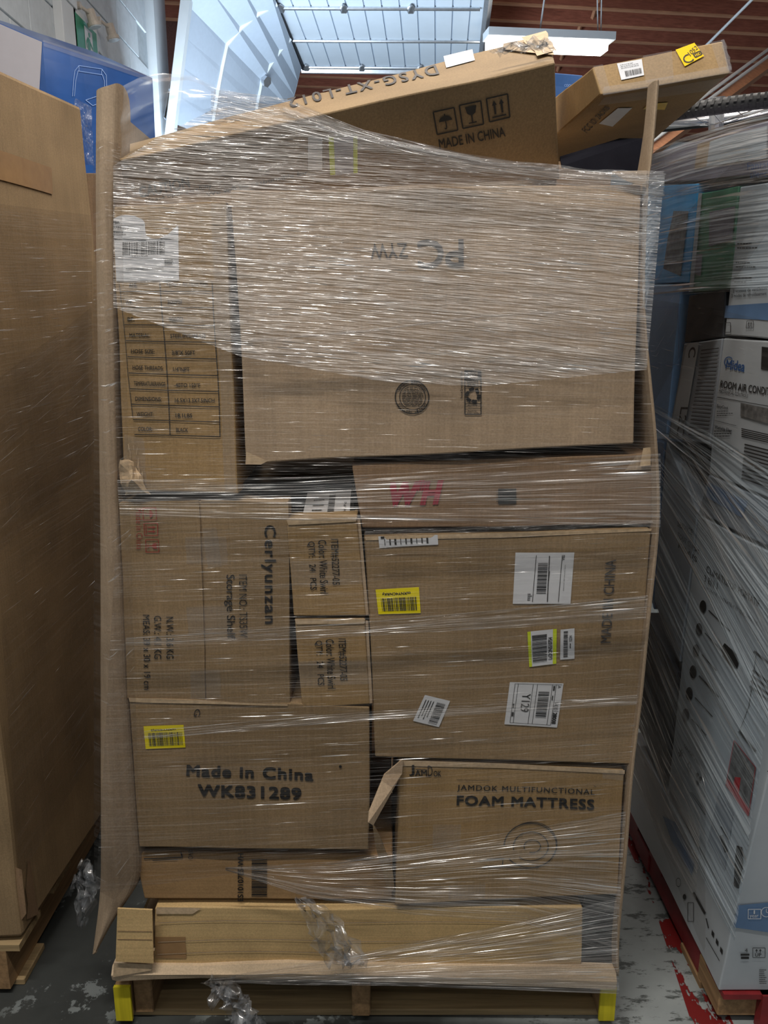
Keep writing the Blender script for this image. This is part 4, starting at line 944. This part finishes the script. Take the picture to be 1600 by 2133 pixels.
FS('film_band', [(246, 1060), (700, 1075), (1376, 1085)], [(200, 1860), (700, 1790), (1300, 1700)], fs_, 'film_mid', nu=50, nv=60, ripple=.002, rf=30, straight=-.05)
FS('film_band', [(262, 1330), (760, 1300), (1350, 1240)], [(262, 1345), (760, 1325), (1345, 1290)], fs2, 'film_band', nu=30, nv=8, ripple=.003, rf=5, uvh=.3, seed=4)
FS('film_band', [(300, 1522), (760, 1480), (1328, 1448)], [(300, 1540), (760, 1502), (1326, 1468)], fs2, 'film_band', nu=30, nv=8, ripple=.003, rf=5, uvh=.25, seed=8)
FS('film_fan', [(470, 1806), (700, 1792), (1304, 1690)], [(470, 1812), (640, 1870), (860, 1905), (1090, 1920), (1284, 1990)], fs2, 'film_fan', nu=50, nv=40, ripple=.006, rf=22)
FS('film_fan', [(440, 2038), (700, 1995), (1000, 1935), (1284, 1872)], [(440, 2043), (700, 2050), (1000, 2058), (1290, 2070)], fs3, 'film_fan', nu=50, nv=40, ripple=.006, rf=24, seed=3)
FS('film_fan', [(440, 2040), (800, 2022), (1288, 2018)], [(440, 2046), (800, 2052), (1290, 2070)], fs3, 'film_band', nu=50, nv=20, ripple=.006, rf=10, seed=6, uvh=.5)
# bag of loose film above the left sheet
FS('film_billow', [(250, 182), (290, 164), (340, 155), (400, 157), (450, 182), (560, 214)], [(236, 345), (300, 315), (360, 285), (420, 262), (500, 232), (575, 218)], Surf(PY(300, 250, .02), Vector((0, -1, 0))), 'film_clear', nu=30, nv=16, ripple=.012, rf=3, billow=.03, uvh=.4)
FS('film_billow', [(446, 186), (600, 208), (760, 272), (1000, 328)], [(440, 262), (590, 240), (740, 290), (1000, 345)], fs_, 'film_heavy', nu=30, nv=12, ripple=.010, rf=5, uvh=.3)
# roll of bunched film along the upper edge and the loose ear at the right corner
def rope(name, pts, w, y, seed, mat='film_crumple'):
    vs = []; fs2_ = []; uvs = []; n = 60
    for i in range(n + 1):
        t = i / n; c = interp(pts, t)
        for j in range(7):
            a = j / 6; q = Vector((i * .5, j * .8, seed))
            vs.append(PY(c[0] + noise.noise(q) * w * .5, c[1] + (a - .5) * w * (1 + .5 * noise.noise(Vector((i * .2, seed, 0)))), y - .012 * math.sin(PI * a) + .008 * noise.noise(q * 1.3))); uvs.append((t * 2, a * .3))
    for i in range(n):
        for j in range(6):
            a = i * 7 + j; fs2_.append((a, a + 1, a + 8, a + 7))
    o = pyobj(name, vs, fs2_, mat, None, True); keep(o, sf)
    ul = o.data.uv_layers.new(name='uv')
    for p in o.data.polygons:
        for li, vi in zip(p.loop_indices, p.vertices): ul.data[li].uv = uvs[vi]
rope('film_edge', [(590, 232), (720, 285), (860, 308), (1000, 338), (1160, 352), (1240, 362), (1384, 366)], 18, -.034, 1)
FS('film_billow', [(1338, 384), (1362, 366), (1386, 364)], [(1338, 640), (1342, 642), (1345, 642)], Surf(Vector((0, -.033, 0)), Vector((0, -1, 0))), 'film_clear', nu=14, nv=30, ripple=.010, rf=5, billow=.01, uvh=2.0, seed=5)
FS('film_fan', [(440, 190), (590, 226), (860, 303), (1160, 349), (1384, 364)], [(440, 240), (700, 300), (1000, 365), (1384, 410)], fs3, 'film_fan', nu=40, nv=24, ripple=.004, rf=12, seed=9, uvh=.6)
rope('film_edge', [(760, 1112), (900, 1106), (1100, 1100), (1360, 1090)], 12, -.036, 8, 'film_band')
rope('film_edge', [(262, 1330), (700, 1302), (1345, 1245)], 4, -.045, 11)
rope('film_edge', [(500, 712), (760, 690), (1000, 660), (1340, 640)], 5, -.042, 13)
keep(crumple('film_tail', [(PY(620, 1870, -.04), .012), (PY(660, 1900, -.05), .035), (PY(690, 1950, -.06), .045), (PY(720, 2000, -.05), .05), (PY(735, 2008, -.05), .02)], 'film_crumple', None, 3, folds=.6), sf)
keep(crumple('film_tail', [(PY(446, 2044, -.03), .02), (PY(470, 2062, -.05), .035), (PY(490, 2090, -.06), .03), (PY(510, 2118, -.06), .035), (PY(520, 2150, -.06), .03)], 'film_crumple', None, 9, folds=.9), sf)
keep(crumple('film_tail', [(PY(178, 1790, .06), .01), (PY(184, 1830, .05), .03), (PY(178, 1870, .05), .025), (PY(170, 1930, .06), .01)], 'film_crumple', None, 15, folds=.9), sf)
fsL = Surf(Vector((0, -0.020, 0)), Vector((0, -1, 0)))
FS('film_band', [(194, 300), (215, 290), (250, 300)], [(196, 1850), (240, 1875), (292, 1800)], Surf(Vector((0, -.03, 0)), Vector((0, -1, 0))), 'film_light', nu=12, nv=40, ripple=.003, rf=20, uvlen=.15, uvh=1.5)

# ================================================================== LEFT LOAD
XL = -0.865
nb, nt_, fb, ft_ = PZ(57, 1953, .16), None, None, None
cL = [Vector((-1.72, .05, 2.13)), Vector((XL - .02, .09, 2.17)), Vector((-.888, .11, .162)), Vector((-1.72, .08, .162)), Vector((-1.72, 1.0, 2.24)), Vector((XL + .0, .90, 2.245)), Vector((-.865, 1.02, .162)), Vector((-1.72, 1.0, .162))]
B = carton8('tall_box', cL, 'kraft', 'tall plain brown corrugated box wrapped in film, filling the left edge', cat='box', amp=.010, cuts=14, fr=2.2, bev=.01)
LB = B; LS = Surf(Vector((XL, .5, 1)), Vector((1, 0, 0)))
sd = Surf(cL[1], (cL[5] - cL[1]).cross(cL[2] - cL[1]), .010, 2.2, B.front.seed)
patch('tape', sd, [(-40, 300), (104, 350), (106, 405), (-40, 362)], 'tape', B.o, .003, 6)
I = Ink(B.front, None, .004)
B.o.data.materials[0] = M['kraft']
I.poly([(20, 1800), (50, 1812), (62, 1900), (40, 1930), (24, 1870)]); I.build('torn_patch', 'kraft_dark', B.o)
patch('torn_patch', sd, [(56, 1795), (66, 1800), (80, 1905), (60, 1915)], 'kraft_dark', B.o, .004, 4, 3)
flL = empty('stretch_film', (XL, .5, 1.2)); tag(flL, 'clear stretch film wound round the tall box at the left edge', 'stretch film')
sdf = Surf(cL[1] + Vector((.012, 0, 0)), (cL[5] - cL[1]).cross(cL[2] - cL[1]))
o = film_sheet('film_band', [(-60, 418), (190, 448)], [(40, 1830), (200, 1560)], sdf, 'film_light', None, uvlen=.35, uvh=2.5, nu=24, nv=60, ripple=.006, rf=26, seed=9); keep(o, flL)
o = film_sheet('film_band', [(-60, 830), (190, 640)], [(-30, 1180), (196, 940)], sdf, 'film_light', None, uvlen=.3, uvh=1.0, nu=24, nv=40, ripple=.006, rf=16, seed=19); keep(o, flL)
o = film_sheet('film_edge', [(158, 205), (192, 224)], [(166, 342), (196, 345)], Surf(PY(175, 280, .95), Vector((0, -1, 0))), 'film_crumple', None, nu=8, nv=16, ripple=.03, rf=5, seed=2); keep(o, flL)
pl = empty('pallet', (-1.3, .5, 0)); tag(pl, 'rough wooden pallet under the tall left box, one board sticking out', 'pallet')
keep(boxo('stringer', -.985, -.935, .10, 1.0, .018, .13, 'pallet_y'), pl); keep(boxo('stringer', -1.5, -1.46, .10, 1.0, .018, .13, 'pallet_y'), pl)
for k in range(5): keep(boxo('deck_board', -1.6, -.90, .10 + k * .2, .22 + k * .2, .13, .148, 'pallet'), pl)
keep(boxo('bottom_board', -1.6, -.915, .13, .25, .0, .018, 'pallet', None, .002), pl); keep(boxo('bottom_board', -1.6, -.915, .8, .92, .0, .018, 'pallet', None, .002), pl)
# hidden brown stack behind and the royal blue box on it
bs = [PY(88, 88, 1.70), PY(318, 162, 2.12), PY(-60, 22, 1.66)]
zt = bs[0].z
A, C_, D_ = Vector((bs[0].x, bs[0].y, zt)), Vector((bs[1].x, bs[1].y, bs[1].z)), Vector((bs[2].x, bs[2].y, bs[2].z))
Lc = D_; Hh = Vector((0, 0, -.50))
E_ = D_ + (C_ - A)
B = carton8('blue_box', [A, C_, C_ + Vector((0, 0, -.36)), A + Hh, D_, E_, E_ + Hh, D_ + Hh], 'royal', 'glossy royal blue box with a thin line drawing, behind the tall left box', cat='box', amp=.004, cuts=8)
su = Surf(A, (C_ - A).cross(Vector((0, 0, 1))), .004, 5, B.front.seed); su2 = Surf(A, (D_ - A).cross(Vector((0, 0, 1))), .004, 5, B.front.seed)
I = Ink(su, None, .003)
I.line([(149, 200), (152, 168), (155, 148), (164, 137), (212, 145), (221, 158), (222, 200)], 1.2); I.line([(153, 200), (157, 166), (162, 148), (213, 157), (217, 170), (217, 200)], 1.2); I.line([(177, 208), (205, 200), (205, 216), (192, 220), (177, 208)], 1.4); I.line([(164, 137), (164, 149)], 1); I.line([(212, 145), (211, 157)], 1); I.build('line_drawing', 'light_line', B.o)
patch('grey_side', su2, [(-60, 24), (88, 89), (82, 200), (-60, 160)], 'grey_side', B.o, .003, 4)
patch('clear_tape', su, [(88, 84), (316, 158), (316, 170), (90, 98)], 'film_crumple', B.o, .004, 8)
zb = min((A + Hh).z, (D_ + Hh).z) - .004
hs = boxo('stacked_carton', -1.70, -1.02, 1.25, 2.3, 0.0, zb - .0, 'kraft_dark', None, .004)
tag(hs, 'tall brown carton stack carrying the royal blue box behind the tall left box', 'carton')
bpy.data.objects.remove(hs)
hs = carton8('stacked_carton', [Vector(p) for p in ((-1.70, 1.45, zb), (-.95, 1.45, zb), (-.95, 1.45, 0), (-1.70, 1.45, 0), (-1.70, 2.5, zb), (-.95, 2.5, zb), (-.95, 2.5, 0), (-1.70, 2.5, 0))], 'kraft_dark', 'tall brown carton under the royal blue box behind the tall left box', cat='carton', amp=.004, cuts=6)

# ================================================================== RIGHT LOAD
XR = 0.79
pr = empty('red_pallet', (1.3, .5, 0)); tag(pr, 'red painted wooden pallet under the white air conditioner boxes', 'pallet')
for yy in (.02, .52, 1.05): keep(boxo('block', XR + .01, XR + .13, yy, yy + .12, .02, .088, 'pallet_red' if yy > .1 else 'pallet_y', None, .003), pr)
keep(boxo('stringer', XR + .015, XR + .05, .12, 1.2, .02, .088, 'pallet_red'), pr)
keep(boxo('front_board', XR + .10, 1.75, -.005, .02, .0, .102, 'pallet_red'), pr)
for k in range(6): keep(boxo('deck_board', XR + .01, 1.75, .0 + k * .21, .10 + k * .21, .088, .102, 'pallet_red'), pr)
keep(boxo('bottom_board', XR + .01, 1.75, .12, .25, 0, .018, 'pallet_y'), pr); keep(boxo('bottom_board', XR + .01, 1.75, .85, .97, 0, .018, 'pallet_y'), pr)
RB = {}
def rb(key, q, mat, label, x=XR, cat='box', w_=.45, amp=.003, **k):
    RB[key] = side_carton(key, q, x, w_, mat, label, cat=cat, amp=amp, cuts=6, **k); return RB[key]
B = rb('printed_carton', [(1352, 322), (1620, 246), (1640, 362), (1346, 384)], 'lilac_box', 'grey-violet printed carton at the top of the wrapped right load')
f = B.front
I = Ink(f, None, .002); I.poly([(1455, 300), (1482, 292), (1474, 345), (1448, 352)]); I.build('printed_panel', 'kraft_pale', B.o)
I = Ink(f, None, .002); I.poly([(1482, 292), (1600, 262), (1600, 330), (1474, 345)]); I.build('printed_panel', 'white_box', B.o)
I = Ink(f, None, .003); I.text('Fantasia', [(1560, 340), (1620, 330), (1620, 350), (1560, 356)], .0); I.text('silencieux', [(1566, 358), (1630, 352), (1630, 366), (1566, 372)], 0); I.build('printed_lettering', 'navy', B.o)
B = rb('cyan_carton', [(1344, 390), (1455, 382), (1436, 588), (1336, 592)], 'cyan_box', 'bright blue carton under the film at upper left of the right load')
I = Ink(B.front, None, .002); I.poly([(1404, 440), (1436, 440), (1420, 575), (1384, 560), (1392, 500)]); I.build('printed_picture', 'photo_grey', B.o)
B = rb('green_carton', [(1457, 402), (1540, 388), (1524, 600), (1436, 610)], 'green_box', 'green printed carton beside the bright blue one in the right load')
I = Ink(B.front, None, .002); I.poly([(1456, 402), (1464, 401), (1446, 608), (1437, 609)]); I.build('white_stripe', 'white_box', B.o)
I = Ink(B.front, None, .002); I.poly([(1480, 440), (1535, 430), (1528, 500), (1478, 512)]); I.poly([(1447, 530), (1465, 528), (1462, 575), (1444, 570)]); I.build('printed_picture', 'lilac_box', B.o)
B = rb('white_carton', [(1543, 388), (1680, 366), (1680, 712), (1510, 698)], 'white_box', 'white carton with a blue band, topmost of the air conditioner boxes')
I = Ink(B.front, None, .002); I.poly([(1514, 637), (1620, 630), (1620, 668), (1511, 662)]); I.build('blue_band', 'steel_blue', B.o)
I = Ink(B.front, None, .003)
for k, (x, y) in enumerate(((1538, 505), (1535, 545), (1532, 577))): I.lines_of_print(x, y, x + 45, y + 18, 2, k + 3, .35)
I.text('3 vitesses de ventilation', [(1530, 603), (1600, 597), (1600, 604), (1530, 610)], .01); I.text('3 modes de refroidissement', [(1527, 613), (1600, 608), (1600, 615), (1527, 620)], .01)
arrows(I, [(1560, 668), (1574, 668), (1573, 684), (1558, 684)]); I.frame(1514, 672, 1526, 692, 1.2); I.build('printed_lettering', 'ink', B.o)
B = rb('pale_blue_carton', [(1335, 596), (1420, 594), (1386, 905), (1346, 896)], 'pale_blue', 'dull blue carton under film, left edge of the right load')
I = Ink(B.front, None, .002); I.frame(1350, 640, 1415, 760, 1.2); I.build('printed_frame', 'light_line', B.o)
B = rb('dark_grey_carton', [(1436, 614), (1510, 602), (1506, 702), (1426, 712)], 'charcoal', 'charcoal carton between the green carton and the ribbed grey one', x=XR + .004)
B = rb('ribbed_carton', [(1424, 716), (1504, 706), (1478, 925), (1392, 912)], 'grey_box', 'grey carton with dark ribbed picture and vertical lettering, right load')
I = Ink(B.front, None, .002); I.poly([(1432, 715), (1458, 712), (1424, 915), (1396, 912)]); I.build('pale_strip', 'white_box', B.o)
I = Ink(B.front, None, .003); I.text('OSSOB L2C', [(1452, 722), (1427, 908), (1412, 906), (1437, 724)], .01)
for k in range(24): I.line([(1462 - k * 1.1, 730 + k * 7.6), (1500 - k * 1.0, 726 + k * 8)], 2.2)
I.build('printed_lettering', 'faded_ink', B.o)
B = rb('air_conditioner_box', [(1508, 704), (1680, 716), (1680, 1072), (1477, 984)], 'white_box', 'white room air conditioner box with blue logo lettering, middle of the right load')
I = Ink(B.front, None, .002); I.text('lidea', [(1527, 748), (1556, 752), (1553, 774), (1524, 768)], .014); I.circle(1521, 753, 10, 2, asp=1.1, a0=1.2, a1=5.6); I.text('M', [(1517, 748), (1528, 750), (1526, 770), (1514, 766)], .01); I.build('blue_logo', 'navy', B.o)
I = Ink(B.front, None, .002); I.text('ROOM AIR CONDITIONER', [(1505, 791), (1640, 812), (1639, 829), (1503, 806)], .016); I.text('MECHANICAL CONTROLS', [(1502, 810), (1561, 820), (1560, 827), (1501, 817)], .0)
I.line([(1498, 826), (1640, 852)], 1.4); I.text('EasyCool', [(1498, 841), (1520, 846), (1519, 853), (1497, 849)], .01); I.lines_of_print(1497, 855, 1532, 868, 3, 3, .3); I.line([(1494, 875), (1536, 886)], .8)
I.text('Washable Filter', [(1493, 884), (1528, 893), (1527, 900), (1492, 891)], .01); I.lines_of_print(1491, 896, 1530, 912, 3, 6, .3); I.text('Mechanical Control', [(1488, 924), (1530, 936), (1529, 943), (1487, 931)], .01)
for k in range(5): I.line([(1546, 892 + k * 4), (1640, 914 + k * 4)], 2.2)
for k in range(11): I.line([(1552 - k * .6, 925 + k * 7), (1640, 948 + k * 8)], 3)
I.poly([(1590, 722), (1640, 728), (1640, 775), (1588, 768)]); I.build('printed_lettering', 'ink', B.o)
I = Ink(B.front, None, .0025); I.poly([(1546, 838), (1640, 858), (1640, 892), (1545, 866)]); I.build('printed_picture', 'photo_grey', B.o)
B = rb('lower_white_carton', [(1476, 990), (1680, 1080), (1680, 1180), (1455, 1066)], 'grey_box', 'grey-white carton with a blue patch, just below the logo box')
I = Ink(B.front, None, .002); I.poly([(1478, 1005), (1560, 1045), (1548, 1078), (1472, 1035)]); I.build('blue_patch', 'steel_blue', B.o)
B = rb('portable_cooler_box', [(1455, 1074), (1700, 1200), (1530, 1905), (1392, 1640)], 'white_box', 'white portable cooler box with round icons and a red sticker, lower right load')
f = B.front
I = Ink(f, None, .002); I.text('CLIMATISEUR PORTATIF', [(1475, 1176), (1584, 1251), (1583, 1266), (1473, 1190)], .01); I.text('3 EN 1', [(1470, 1196), (1497, 1212), (1496, 1227), (1469, 1210)], .006); I.text('EVAPORATIF, VENTILATEUR ET TELECOMMANDE', [(1468, 1216), (1580, 1296), (1578, 1305), (1467, 1222)], .0)
for k, (x, y) in enumerate(((1467, 1263), (1459, 1311), (1452, 1356), (1445, 1400), (1437, 1445), (1430, 1489))):
    I.circle(x, y, 13.5, asp=1.9, n=20)
    I.line([(x + 12, y + 8), (x + 55 - 6 * (k % 3), y + 52 - 5 * (k % 3))], 3.0 if k == 3 else 2.0)
I.text('CONFORT 3 EN 1', [(1427, 1548), (1460, 1590), (1459, 1597), (1426, 1555)], .01)
for a in range(3): I.line([(1419 + 5 * math.cos(a * 1.05), 1568 + 9 * math.sin(a * 1.05)), (1419 - 5 * math.cos(a * 1.05), 1568 - 9 * math.sin(a * 1.05))], 1.6)
I.line([(1437, 1586), (1433, 1600), (1437, 1608), (1441, 1602), (1440, 1592), (1437, 1586)], 1.3)
for a in range(3): I.circle(1457 + 4 * math.cos(a * 2.1), 1622 + 9 * math.sin(a * 2.1), 5.0, asp=1.5, n=10)
I.poly([(1512, 1340), (1536, 1362), (1541, 1380), (1538, 1391), (1528, 1390), (1508, 1368), (1506, 1350)])
for k in range(4): I.line([(1570 - k * 2, 1395 + k * 11), (1640, 1452 + k * 12)], 4.5)
I.line([(1572, 1356), (1640, 1412)], 5)
I.line([(1542, 1522), (1576, 1566)], 5); I.line([(1440, 1650), (1472, 1697)], 1.3); I.line([(1443, 1650), (1473, 1690)], 1); I.line([(1504, 1722), (1520, 1750)], 2.5); I.line([(1505, 1740), (1515, 1776)], 7); I.poly([(1536, 1762), (1548, 1766), (1550, 1800), (1540, 1852), (1530, 1845), (1532, 1800)])
I.line([(1578, 1356), (1562, 1470), (1544, 1520)], 1.2); I.text('4', q0(1600, 1600, 1610, 1612), 0); I.build('printed_icons', 'ink', B.o)
I = Ink(f, None, .0025); I.poly([(1533, 1542), (1577, 1600), (1560, 1700), (1516, 1632)]); I.build('product_picture', 'photo_grey', B.o)
I = Ink(f, None, .0032); I.poly([(1519, 1620), (1565, 1688), (1561, 1702), (1515, 1636)]); I.poly([(1534, 1618), (1546, 1620), (1542, 1655), (1531, 1634)]); I.line([(1533, 1541), (1577, 1599), (1562, 1700), (1515, 1635), (1533, 1541)], 1.3); I.build('red_sticker', 'red_print', B.o)
I = Ink(f, None, .0022); I.poly([(1500, 1646), (1530, 1695), (1512, 1815), (1476, 1755)]); I.build('product_picture', 'grey_box', B.o)
# base box
B = rb('base_white_carton', [(1312, 1500), (1388, 1644), (1528, 1912), (1497, 2066)], 'white_box', 'x')
bpy.data.objects.remove(B.o)
cA = PX(1497, 2064, XR); cF = PX(1312, 1688, XR); cT = PX(1528, 1912, XR); cG = PX(1330, 1535, XR)
q4 = [PX(1316, 1524, XR), PX(1527, 1921, XR), cA, cF]
w3 = Vector((.55, 0, 0))
# near face faces the aisle front; its top edge sits under the cooler box
B = carton8('base_carton', [q4[0], q4[1], q4[2], q4[3]] + [p + w3 for p in q4], 'white_box', 'white carton with a blue stripe, lying on the red pallet', cat='box', amp=.003, cuts=6)
f = B.front
I = Ink(f, None, .002); I.poly([(1382, 1700), (1408, 1712), (1449, 1796), (1443, 1822), (1400, 1750)]); I.build('blue_stripe', 'steel_blue', B.o)
I = Ink(f, None, .002); I.circle(1414, 1838, 9, 1.3, asp=1.8); I.circle(1427, 1868, 6, asp=1.6, n=12); I.line([(1446, 1858), (1470, 1904)], 5); I.line([(1472, 1914), (1477, 1935)], 2)
for k in range(3): I.poly([(1484 + k * 9, 1938 + k * 17), (1489 + k * 9, 1946 + k * 17), (1488 + k * 9, 1956 + k * 17), (1483 + k * 9, 1948 + k * 17)])
I.line([(1472, 1955), (1500, 2002)], 1.2); I.frame(1434, 1880, 1446, 1920, 1); I.build('printed_icons', 'ink', B.o)
# front faces (towards the camera) of cooler box and base box
def front_print(ya):
    return Surf(Vector((0, ya, 0)), Vector((0, -1, 0)))
ff = Surf(q4[1], (w3).cross(q4[2] - q4[1]), .003, 5, f.seed)
I = Ink(ff, None, .003); I.poly([(1536, 1884), (1640, 1874), (1640, 1946), (1527, 1930)]); I.build('blue_stripe', 'steel_blue', B.o)
I = Ink(ff, None, .005); I.frame(1557, 1891, 1583, 1911, 1.4); I.text('year', q0(1560, 1903, 1578, 1911), .0); I.text('1', q0(1568, 1893, 1571, 1901), .0); I.circle(1594, 1897, 10, 1.3); I.line([(1594, 1890), (1594, 1897), (1599, 1899)], 1.2); I.build('warranty_lettering', 'paper', B.o)
I = Ink(ff, None, .003); I.text('4', q0(1551, 1974, 1557, 1982), 0); I.rect(1542, 1985, 1561, 1989); I.rect(1543, 1991, 1560, 1996); I.frame(1568, 1973, 1594, 1993, 1.2); I.text('UP', q0(1573, 1984, 1586, 1991), .01)
for xx in (1576, 1584): I.poly([(xx - 3, 1979), (xx, 1975), (xx + 3, 1979)]); I.line([(xx, 1979), (xx, 1983)], 1.4)
I.lines_of_print(1582, 2018, 1600, 2050, 8, 5, .4); I.build('printed_icons', 'ink', B.o)
ff2 = Surf(PX(1592, 1650, XR + .04), Vector((0, -1, 0)))
# other boxes deeper in the film at the left edge of this load
B = rb('slim_grey_carton', [(1388, 920), (1452, 1066), (1414, 1380), (1362, 1250)], 'grey_box', 'grey carton with dark lettering beside the portable cooler box')
I = Ink(B.front, None, .002); I.text('SERVICE', [(1414, 1084), (1444, 1104), (1443, 1116), (1413, 1096)], .0); I.text('TOUT CLIMAT', [(1414, 1108), (1458, 1146), (1456, 1156), (1412, 1118)], .0); I.text('FRAIS', [(1416, 1130), (1454, 1162), (1452, 1172), (1414, 1140)], .01); I.build('printed_lettering', 'ink', B.o)
B = rb('edge_carton', [(1340, 910), (1384, 922), (1362, 1270), (1344, 1180)], 'steel_blue', 'dark blue carton at the far edge of the right load', x=XR + .003)
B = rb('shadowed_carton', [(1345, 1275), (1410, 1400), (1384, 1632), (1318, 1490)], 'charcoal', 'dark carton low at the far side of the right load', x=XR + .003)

# film on the right load
fr = empty('stretch_film', (XR, .6, 1.2)); tag(fr, 'clear stretch film stretched round the right-hand load of boxes', 'stretch film')
gs = Surf(Vector((XR - .018, 0, 0)), Vector((-1, 0, 0))); gs2 = Surf(Vector((XR - .030, 0, 0)), Vector((-1, 0, 0)))
def FR_(*a, **k): o = film_sheet(*a, None, **k); keep(o, fr)
FR_('film_band', [(1348, 318), (1430, 285), (1520, 258), (1660, 225)], [(1338, 620), (1470, 610), (1660, 600)], gs, 'film_cool', nu=40, nv=40, ripple=.006, rf=20)
FR_('film_band', [(1330, 900), (1420, 740), (1560, 545), (1640, 430)], [(1344, 560), (1400, 480), (1470, 400), (1540, 330)], gs2, 'film_light', nu=40, nv=30, ripple=.006, rf=14)
FR_('film_band', [(1336, 620), (1470, 640), (1660, 680)], [(1340, 900), (1480, 960), (1660, 1060)], gs, 'film_light', nu=30, nv=30, ripple=.005, rf=14)
FR_('film_band', [(1340, 830), (1480, 900), (1660, 1010)], [(1346, 1010), (1480, 1260), (1660, 1640)], gs2, 'film_cool', nu=40, nv=40, ripple=.006, rf=16, seed=3)
FR_('film_band', [(1344, 1030), (1450, 1250), (1600, 1500)], [(1318, 1470), (1400, 1700), (1530, 1960)], gs, 'film_cool', nu=40, nv=40, ripple=.006, rf=22, seed=7)
FR_('film_band', [(1344, 1120), (1400, 1300), (1470, 1600)], [(1310, 1560), (1370, 1740), (1470, 1990)], gs2, 'film_light', nu=40, nv=40, ripple=.006, rf=20, seed=12)

FR_('film_fan', [(1348, 318), (1430, 285), (1520, 258), (1660, 225)], [(1342, 420), (1470, 400), (1660, 375)], gs2, 'film_fan', nu=40, nv=20, ripple=.006, rf=10, uvh=.5, uvlen=.6)
FR_('film_fan', [(1425, 900), (1520, 1000), (1660, 1180)], [(1420, 990), (1500, 1200), (1640, 1540)], gs2, 'film_fan', nu=40, nv=24, ripple=.006, rf=10, uvh=.6, uvlen=.6, seed=5)
FR_('film_fan', [(1330, 1420), (1390, 1560), (1460, 1700)], [(1312, 1600), (1380, 1760), (1450, 1880)], gs2, 'film_fan', nu=40, nv=24, ripple=.006, rf=10, uvh=.5, uvlen=.5, seed=8)
# bicycle wheel lying on top of the right load
wh = empty('bicycle_wheel', PY(1560, 250, .75)); C0 = Vector(wh.location); tag(wh, 'bicycle wheel with black knobbly tire lying on top of the right load', 'bicycle wheel')
Rw = .31
ax = Vector((-0.10, -0.15, 1)).normalized(); e1 = Vector((1, 0, 0)); e1 = (e1 - ax * e1.dot(ax)).normalized(); e2 = ax.cross(e1)
C0 = PY(1590, 210, .76) + e2 * Rw
def torus(name, R, r, mat, n=72, m=14, rz=1.0):
    vs = []; 
    for i in range(n):
        a = 2 * PI * i / n; d = e1 * math.cos(a) + e2 * math.sin(a)
        for j in range(m):
            b = 2 * PI * j / m; vs.append(C0 + d * (R + r * math.cos(b)) + ax * r * rz * math.sin(b))
    fs = [(i * m + j, i * m + (j + 1) % m, ((i + 1) % n) * m + (j + 1) % m, ((i + 1) % n) * m + j) for i in range(n) for j in range(m)]
    o = pyobj(name, vs, fs, mat, None, True); keep(o, wh); return o
torus('tire', Rw, .021, 'tire'); torus('rim', Rw - .03, .011, 'steel', rz=1.3)
vs, fs = [], []
for i in range(110):
    a = 2 * PI * i / 110
    for s in (-1, 1):
        b0 = s * .15; b1 = s * .95
        for k, (bb, da) in enumerate(((b0, .0), (b1, .018), (b1, .040), (b0, .024))):
            d = e1 * math.cos(a + da) + e2 * math.sin(a + da); vs.append(C0 + d * (Rw + .0235 * math.cos(bb)) + ax * .0235 * math.sin(bb))
        n_ = len(vs); fs.append((n_ - 4, n_ - 3, n_ - 2, n_ - 1))
o = pyobj('tread', vs, fs, 'tire'); so = o.modifiers.new('t', 'SOLIDIFY'); so.thickness = .003; keep(o, wh); o['kind'] = 'stuff'
keep(cyl('hub', C0 - ax * .045, C0 + ax * .045, .022, 'steel'), wh)
for i in range(28):
    a = 2 * PI * i / 28; d = e1 * math.cos(a) + e2 * math.sin(a); h = e1 * math.cos(a + (.9 if i % 2 else -.9)) + e2 * math.sin(a + (.9 if i % 2 else -.9))
    keep(cyl('spoke', C0 + h * .022 + ax * (.03 if i % 4 < 2 else -.03), C0 + d * (Rw - .035), .0016, 'steel', n=5), wh)
# dark blue wrapped package on a stack behind
zz = PY(1160, 150, 1.6)
B = carton8('navy_package', [PY(1155, 152, 1.6), PY(1212, 160, 1.6), PY(1212, 330, 1.6), PY(1155, 330, 1.6)] + [PY(1155, 152, 1.6) + Vector((0, .4, 0)), PY(1212, 160, 1.6) + Vector((0, .4, 0)), PY(1212, 330, 1.6) + Vector((0, .4, 0)), PY(1155, 330, 1.6) + Vector((0, .4, 0))], 'navy', 'dark blue wrapped package showing in the gap beside the tilted carton', cat='package', amp=.012, cuts=6)
I = Ink(B.front, None, .004); I.text('COOL TECH', [(1174, 176), (1204, 178), (1204, 183), (1174, 181)], .01); I.text('A8', [(1176, 190), (1204, 188), (1204, 202), (1178, 206)], .02); I.build('printed_lettering', 'light_line', B.o)
p0_, p1_ = PY(1155, 330, 1.6), PY(1212, 330, 1.6)
bx = boxo('carton_stack', p0_.x - .2, p1_.x + .1, 1.55, 2.2, 0, p0_.z - .012, 'kraft_dark'); tag(bx, 'brown carton stack standing behind the centre load', 'carton')
